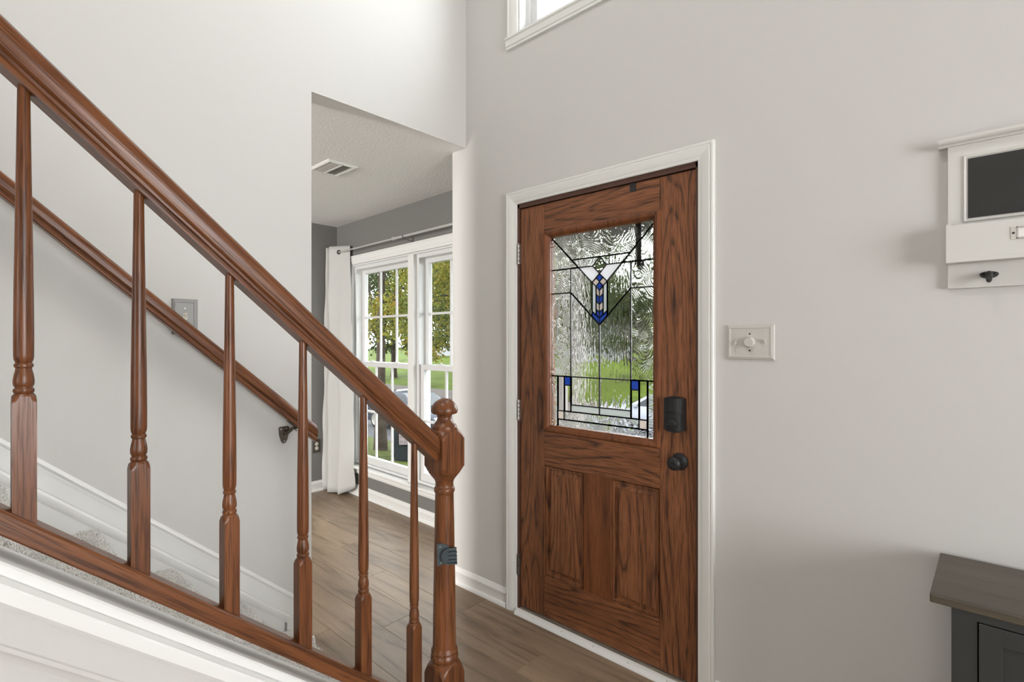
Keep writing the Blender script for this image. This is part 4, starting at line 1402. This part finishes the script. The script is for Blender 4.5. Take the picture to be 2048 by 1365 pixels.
for x in (BX0, BX1 - 0.045):
    for y in (BF - 0.016, BB - 0.045):
        obj('foot', MB().add([(x + a * (0.0 if t else 0.006) + a_ * 0.045, y + b_ * 0.045, zz) for t, zz in ((1, 0.10), (0, 0.0)) for a, a_, b_ in ((0, 0, 0), (0, 1, 0), (0, 1, 1), (0, 0, 1))], [(0, 1, 2, 3), (7, 6, 5, 4), (0, 4, 5, 1), (1, 5, 6, 2), (2, 6, 7, 3), (3, 7, 4, 0)]), CAB, cb)
dx = [BX0 + 0.0485, (BX0 + BX1) / 2 - 0.0015, (BX0 + BX1) / 2 + 0.0015, BX1 - 0.0485]
for (a, b, kx) in ((dx[0], dx[1], dx[1] - 0.03), (dx[2], dx[3], dx[2] + 0.03)):
    zb_, zt_ = 0.1375, TZ - 0.0425
    sd_ = 0.040
    dm = MB()
    dm.bbox(a, a + sd_, BF - 0.019, BF - 0.001, zb_, zt_, 0.0012).bbox(b - sd_, b, BF - 0.019, BF - 0.001, zb_, zt_, 0.0012).bbox(a + sd_ - 0.001, b - sd_ + 0.001, BF - 0.019, BF - 0.001, zt_ - sd_, zt_, 0.0012).bbox(a + sd_ - 0.001, b - sd_ + 0.001, BF - 0.019, BF - 0.001, zb_, zb_ + sd_, 0.0012)
    dm.box(a + sd_, b - sd_, BF - 0.010, BF - 0.002, zb_ + sd_, zt_ - sd_)
    d_ = obj('door', dm, CAB, cb)
    obj('knob', MB().lathe([(0, 0), (0.006, 0), (0.005, 0.010), (0.011, 0.016), (0.012, 0.022), (0.008, 0.026), (0, 0.027)], 18, (kx, BF - 0.019, 0.45), (0, -1, 0)), IRON, d_, smooth=45)
tag(cb, 'charcoal console cabinet with grey brown top below the organizer', 'cabinet')
#EXTERIOR

# ------------------------------------------------------------------ outside: ground, street, trees, houses, car
def strip(name, prof, x0, x1, mat, label, bottom=-3.2):
    pts = prof + [(prof[-1][0], bottom), (prof[0][0], bottom)]
    return struct(obj(name, MB().prism(pts, 'x', x0, x1), mat), label)


strip('ground_lawn', [(2.70, -0.32), (4.2, -0.62), (6.6, -0.95), (8.6, -1.5), (10.2, -2.0)], -75, 30, LAWN2, 'leaf strewn lawn sloping to the street')
strip('street', [(10.2, -2.03), (20.0, -2.03)], -75, 30, ASPH, 'asphalt street')
strip('sidewalk', [(20.0, -1.93), (23.2, -1.90)], -75, 30, CONC, 'pale concrete sidewalk across the street')
strip('field_lawn', [(23.2, -1.92), (34, -1.35), (52, -0.6), (80, 0.1)], -110, 40, LAWN, 'bright green lawn across the street')
porch = struct(obj('porch_slab', MB().bbox(-2.05, -0.2, 2.135, 3.95, -0.32, -0.06, 0.01), CONC), 'concrete porch slab')
for x, plab in ((-2.62, 'slim pale porch post nearer the charcoal room bay'), (-2.46, 'slim pale porch post nearer the oak front door')):
    pb = MB().bbox(x - 0.036, x + 0.036, 3.40, 3.472, -0.55, 2.55, 0.004).bbox(x - 0.05, x + 0.05, 3.386, 3.486, -0.55, -0.42, 0.004).bbox(x - 0.05, x + 0.05, 3.386, 3.486, 2.45, 2.55, 0.004)
    tag(obj('porch_post', pb, PORCHW), plab, 'post', 'paired porch posts')
struct(obj('roof_porch', MB().bbox(-3.9, 0.8, 2.72, 4.30, 2.552, 2.70, 0.01).bbox(-2.1, 0.8, 2.135, 2.72, 2.552, 2.70, 0.01).bbox(-3.9, 0.8, 4.15, 4.30, 2.34, 2.552, 0.01), PORCHC), 'porch roof over the entrance')


def leaf_cloud(centres, radii, per, size, rng):
    n = len(centres) * per
    c = np.repeat(np.array(centres), per, 0)
    rad = np.repeat(np.array(radii), per)
    d = rng.normal(0, 1, (n, 3))
    d /= np.linalg.norm(d, axis=1)[:, None]
    p = c + d * (rad * rng.random(n) ** 0.5)[:, None] * [1, 1, 0.7]
    t = rng.normal(0, 1, (n, 3))
    t[:, 2] -= 0.6
    t /= np.linalg.norm(t, axis=1)[:, None]
    s = np.cross(t, rng.normal(0, 1, (n, 3)))
    s /= np.linalg.norm(s, axis=1)[:, None]
    up = np.cross(t, s)
    L_ = (size * (0.65 + 0.7 * rng.random(n)))[:, None]
    a, b = p, p + t * L_
    m = p + t * L_ * 0.45
    l, r = m + s * L_ * 0.36 + up * L_ * 0.10, m - s * L_ * 0.36 + up * L_ * 0.10
    V = np.stack([a, l, b, r], 1).reshape(-1, 3)
    k = np.arange(n) * 4
    F = np.stack([k, k + 1, k + 2, k, k + 2, k + 3], 1).reshape(-1)
    return V, F


def tri_obj(name, V, F, mat, parent):
    me = bpy.data.meshes.new(name)
    V = V - np.array(PARENT_ORG[parent.name])
    me.vertices.add(len(V))
    me.vertices.foreach_set('co', V.reshape(-1))
    nf = len(F) // 3
    me.loops.add(len(F))
    me.loops.foreach_set('vertex_index', F.astype(np.int32))
    me.polygons.add(nf)
    me.polygons.foreach_set('loop_start', np.arange(nf, dtype=np.int32) * 3)
    me.update(calc_edges=True)
    me.materials.append(mat)
    o = bpy.data.objects.new(name, me)
    COL.objects.link(o)
    o.parent = parent
    return o


def tree(loc, height, trunk_r, crown_c, crown_r, ncl, per, cl_r, leaf, mat, label, seed, low=None, group=None):
    rng = np.random.default_rng(seed)
    rt = root('tree', loc)
    x, y, z = loc
    pts, rad = [], []
    for i in range(9):
        q = i / 8
        pts.append((x + 0.10 * math.sin(3 * q + seed) * q * height / 6, y + 0.12 * math.sin(2.3 * q + 2 * seed) * q * height / 6, z - 0.15 + q * height))
        rad.append(trunk_r * (1.35 if i == 0 else 1.0) * (1 - 0.78 * q))
    tr_ = obj('trunk', MB().tube(pts, rad, 14), BARK, rt, smooth=60)
    cs = []
    cc = np.array(crown_c)
    while len(cs) < ncl:
        d = rng.normal(0, 1, 3)
        d /= np.linalg.norm(d)
        p = cc + d * np.array(crown_r) * rng.random() ** 0.4
        if low is None or p[2] > low + 0.25 * rng.random():
            cs.append(p)
    for k in range(min(16, ncl)):
        c = cs[k]
        i = 3 + int(rng.integers(0, 4))
        s0 = np.array(pts[i])
        mid = (s0 + c) / 2 + rng.normal(0, 0.12, 3) + [0, 0, 0.15]
        obj('branch', MB().tube([s0, s0 * 0.6 + mid * 0.4, mid, c * 0.6 + mid * 0.4, c], [rad[i] * 0.42, rad[i] * 0.34, rad[i] * 0.26, rad[i] * 0.16, rad[i] * 0.06], 8), BARK, rt, smooth=60)
    V, F = leaf_cloud(cs, [cl_r * (0.7 + 0.6 * rng.random()) for _ in cs], per, leaf, rng)
    cr = tri_obj('crown', V, F, mat, rt)
    cr['kind'] = 'stuff'
    tag(rt, label, 'tree', group)
    return rt


tree((-9.42, 6.14, -0.93), 6.6, 0.125, (-8.55, 6.9, 3.15), (2.7, 2.7, 2.4), 120, 190, 0.42, 0.062, LEAFA, 'street tree with green and yellow autumn leaves beyond the window', 3, low=1.05)
# a low limb crossing the lower panes
tree((-24.2, 22.0, -1.85), 9.0, 0.22, (-24.2, 22.0, 4.4), (2.7, 2.7, 4.6), 90, 110, 0.9, 0.19, LEAFB, 'dense green tree on the far lawn across the street', 5, low=0.7)
tree((-30.4, 23.5, -1.85), 9.5, 0.22, (-30.4, 23.5, 4.6), (2.5, 2.7, 4.8), 90, 110, 0.9, 0.20, LEAFA, 'narrow yellow green tree standing beside the tall dark one', 8, low=0.5)
tree((-38.6, 26.5, -1.75), 11.0, 0.25, (-38.6, 26.5, 5.2), (4.6, 4.4, 5.4), 120, 110, 1.15, 0.24, LEAFB, 'tall dark green tree at the edge of the far lawn', 9, low=0.6)
tree((-9.8, 24.5, -1.85), 8.0, 0.16, (-9.8, 24.5, 3.6), (3.6, 3.0, 4.2), 90, 110, 0.9, 0.18, LEAFB, 'broad green tree beyond the porch across the street', 11, low=0.4)
tree((-18.6, 33.5, -1.4), 10.0, 0.22, (-18.6, 33.5, 4.6), (4.6, 3.8, 5.0), 110, 110, 1.1, 0.24, LEAFB, 'wide olive green tree in front of the tan house', 15, low=0.4)
tree((-30.5, 36.0, -1.3), 10.0, 0.22, (-30.5, 36.0, 4.8), (4.2, 3.8, 4.8), 90, 110, 1.1, 0.24, LEAFA, 'yellowing tree on the upper far lawn', 17, low=0.8)


tree((-16.9, 23.2, -1.9), 10.0, 0.2, (-16.9, 23.2, 4.4), (3.2, 3.0, 4.6), 90, 110, 0.95, 0.19, LEAFB, 'round topped green tree between two others across the street', 21, low=0.3)


def house(name, x0, x1, y0, y1, z0, h_, ridge, wallm, label):
    rt = root(name, ((x0 + x1) / 2, (y0 + y1) / 2, z0))
    wl = MB().box(x0, x1, y0, y1, z0 - 1.0, z0 + h_)
    xm = (x0 + x1) / 2
    wl.prism([(x0, z0 + h_), (x1, z0 + h_), (xm, z0 + h_ + ridge - 0.15)], 'y', y0 + 0.02, y1 - 0.02)
    obj('wall', wl, wallm, rt)
    t = 0.22
    rf = MB()
    for s in (-1, 1):
        xe = xm + s * ((x1 - x0) / 2 + 0.5)
        ze = z0 + h_ - ridge * 0.5 / ((x1 - x0) / 2)
        rf.prism([(xm, z0 + h_ + ridge), (xe, ze), (xe, ze + t), (xm, z0 + h_ + ridge + t)], 'y', y0 - 0.4, y1 + 0.4)
    obj('roof', rf, SHING, rt)
    for r_ in range(2):
        for k in range(4):
            xc = x0 + (x1 - x0) * (k + 0.5) / 4
            zc = z0 + 1.6 + r_ * 2.8
            w_ = obj('window', MB().box(xc - 0.62, xc + 0.62, y0 - 0.07, y0 - 0.01, zc - 0.85, zc + 0.85), VINYL, rt)
            for a in (-1, 1):
                for b in (-1, 1):
                    obj('pane', MB().box(xc + a * 0.28 - 0.24, xc + a * 0.28 + 0.24, y0 - 0.085, y0 - 0.06, zc + b * 0.39 - 0.35, zc + b * 0.39 + 0.35), CARW, w_)
    obj('door', MB().box(xm - 0.55, xm + 0.55, y0 - 0.06, y0 - 0.005, z0 - 0.2, z0 + 2.1), SHING, rt)
    tag(rt, label, 'house')


house('house', -62, -46, 50, 60, -0.5, 5.6, 3.4, SIDING, 'white sided house with grey roof beyond the lawn')
house('house', -43.5, -30, 49, 59, -0.6, 5.4, 3.2, SIDING, 'pale house with grey gable behind the shrubs')
house('house', -27, -13, 50, 60, -0.5, 5.6, 3.2, SIDTAN, 'tan sided house behind the olive green tree')


def car(cx, cy, z0, rz, paint, label):
    """a parked car: body profile lofted with tumblehome, wheels, glass, lamps and plate"""
    rt = root('parked_car', (cx, cy, z0))
    M = Matrix.Translation((cx, cy, z0)) @ Matrix.Rotation(rz, 4, 'Z')
    low = [(-2.28, 0.32), (-2.32, 0.55), (-2.25, 0.80), (-2.15, 0.95), (-1.2, 1.0), (0.75, 1.0), (1.45, 0.93), (2.05, 0.80), (2.25, 0.62), (2.28, 0.36), (2.1, 0.24), (-2.1, 0.24)]
    cab = [(-1.95, 0.96), (-1.65, 1.33), (-1.15, 1.47), (-0.3, 1.49), (0.25, 1.42), (1.0, 0.98)]
    m = MB()

    def loft(poly, ws):
        n = len(poly)
        v = []
        for (yy, k) in ws:
            v += [(px * k[0], yy, 0.6 + (pz - 0.6) * k[1]) for px, pz in poly]
        f = []
        for i in range(len(ws) - 1):
            for j in range(n):
                f.append((i * n + j, i * n + (j + 1) % n, (i + 1) * n + (j + 1) % n, (i + 1) * n + j))
        f += [tuple(range(n - 1, -1, -1)), tuple((len(ws) - 1) * n + j for j in range(n))]
        return v, f
    v, f = loft(low, [(-0.90, (0.93, 0.86)), (-0.88, (0.97, 0.95)), (-0.78, (1, 1)), (0.78, (1, 1)), (0.88, (0.97, 0.95)), (0.90, (0.93, 0.86))])
    obj('body', m.add(v, f).mat(M), paint, rt, smooth=35)
    m = MB()
    n = len(cab)
    v = []
    for yy, s in ((-1, 1), (1, 1)):
        v += [(px, yy * (0.84 - 0.20 * max(0, (pz - 0.96)) / 0.53), pz) for px, pz in cab]
    f = [tuple(range(n - 1, -1, -1)), tuple(range(n, 2 * n))] + [(j, (j + 1) % n, n + (j + 1) % n, n + j) for j in range(n)]
    obj('cabin', m.add(v, f).mat(M), paint, rt, smooth=30)
    for s in (-1, 1):
        for quad in ([(-1.62, 1.02), (-1.42, 1.30), (-0.70, 1.41), (-0.70, 1.02)], [(-0.62, 1.02), (-0.62, 1.41), (0.18, 1.36), (0.70, 1.02)]):
            yy = lambda pz: s * (0.845 - 0.20 * max(0, (pz - 0.96)) / 0.53 + 0.006)
            a = [(px, yy(pz), pz) for px, pz in quad]
            b = [(px, yy(pz) - s * 0.01, pz) for px, pz in quad]
            obj('side_window', MB().add(a + b, [(0, 1, 2, 3), (7, 6, 5, 4), (0, 4, 5, 1), (1, 5, 6, 2), (2, 6, 7, 3), (3, 7, 4, 0)]).mat(M), CARW, rt)
    for (xa, za, xb, zb) in ((1.02, 1.00, 0.32, 1.40), (-1.98, 1.00, -1.68, 1.32)):
        o_ = 0.02 if xa > 0 else -0.02
        a = [(xa + o_, -0.70, za), (xa + o_, 0.70, za), (xb + o_, 0.58, zb), (xb + o_, -0.58, zb)]
        b = [(x - 2 * o_, y, z) for x, y, z in a]
        obj('windscreen' if xa > 0 else 'rear_window', MB().add(a + b, [(0, 1, 2, 3), (7, 6, 5, 4), (0, 4, 5, 1), (1, 5, 6, 2), (2, 6, 7, 3), (3, 7, 4, 0)]).mat(M), CARW, rt)
    for xw in (-1.42, 1.38):
        for s in (-1, 1):
            w = obj('wheel', MB().lathe([(0.0, -0.10), (0.24, -0.10), (0.32, -0.09), (0.335, -0.06), (0.335, 0.06), (0.32, 0.09), (0.24, 0.10), (0.0, 0.10)], 24, (xw, s * 0.82, 0.335), (0, s, 0)).mat(M), TYRE, rt, smooth=40)
            obj('rim', MB().lathe([(0.0, 0.103), (0.06, 0.110), (0.19, 0.106), (0.215, 0.112), (0.22, 0.10)], 20, (xw, s * 0.82, 0.335), (0, s, 0)).mat(M), STEEL, w, smooth=40)
    for s in (-1, 1):
        obj('tail_lamp', MB().bbox(-2.33, -2.24, s * 0.70 - 0.14, s * 0.70 + 0.14, 0.66, 0.80, 0.01).mat(M), REDL, rt)
        obj('head_lamp', MB().bbox(2.12, 2.27, s * 0.64 - 0.16, s * 0.64 + 0.16, 0.62, 0.72, 0.01).mat(M), VINYL, rt)
        obj('mirror', MB().bbox(0.55, 0.72, s * 0.93 - 0.07, s * 0.93 + 0.07, 0.98, 1.10, 0.02).mat(M), paint, rt)
    obj('number_plate', MB().bbox(-2.345, -2.33, -0.16, 0.16, 0.52, 0.62, 0.004).mat(M), STICK, rt)
    tag(rt, label, 'car')


car(-16.6, 12.4, -2.03, 0.0, CARB, 'dark parked car on the street behind the autumn tree')
car(-9.2, 18.3, -2.03, PI, CARG, 'silver parked car at the far kerb of the street')

# wheeled bin on the lawn
bx, by, bz0 = -8.10, 5.86, -0.845
bn = root('wheeled_bin', (bx, by, bz0))
MBn = Matrix.Translation((bx, by, bz0)) @ Matrix.Rotation(R(50), 4, 'Z')


def taper(w0, d0, w1, d1, z0, z1):
    v = [(sx * w0 / 2, sy * d0 / 2, z0) for sx, sy in ((-1, -1), (1, -1), (1, 1), (-1, 1))] + [(sx * w1 / 2, sy * d1 / 2, z1) for sx, sy in ((-1, -1), (1, -1), (1, 1), (-1, 1))]
    return MB().add(v, [(3, 2, 1, 0), (4, 5, 6, 7), (0, 1, 5, 4), (1, 2, 6, 5), (2, 3, 7, 6), (3, 0, 4, 7)])


obj('body', taper(0.42, 0.44, 0.54, 0.58, 0.03, 0.88).mat(MBn), BIN, bn)
obj('rim', MB().bbox(-0.29, 0.29, -0.31, 0.31, 0.86, 0.90, 0.01).mat(MBn), BIN, bn)
obj('lid', MB().prism([(-0.30, 0.90), (0.30, 0.90), (0.31, 0.93), (0.18, 0.98), (0, 1.0), (-0.18, 0.98), (-0.31, 0.93)], 'y', -0.33, 0.31).mat(MBn), BIN, bn, smooth=40)
obj('label_sticker', MB().box(-0.13, 0.13, -0.2905, -0.262, 0.34, 0.58).mat(MBn), STICK, bn)
for s in (-1, 1):
    obj('wheel', MB().lathe([(0, -0.03), (0.11, -0.03), (0.12, 0), (0.11, 0.03), (0, 0.03)], 20, (s * 0.25, 0.24, 0.12), (1, 0, 0)).mat(MBn), TYRE, bn, smooth=40)
tag(bn, 'black wheeled bin with pale label on the lawn', 'bin')
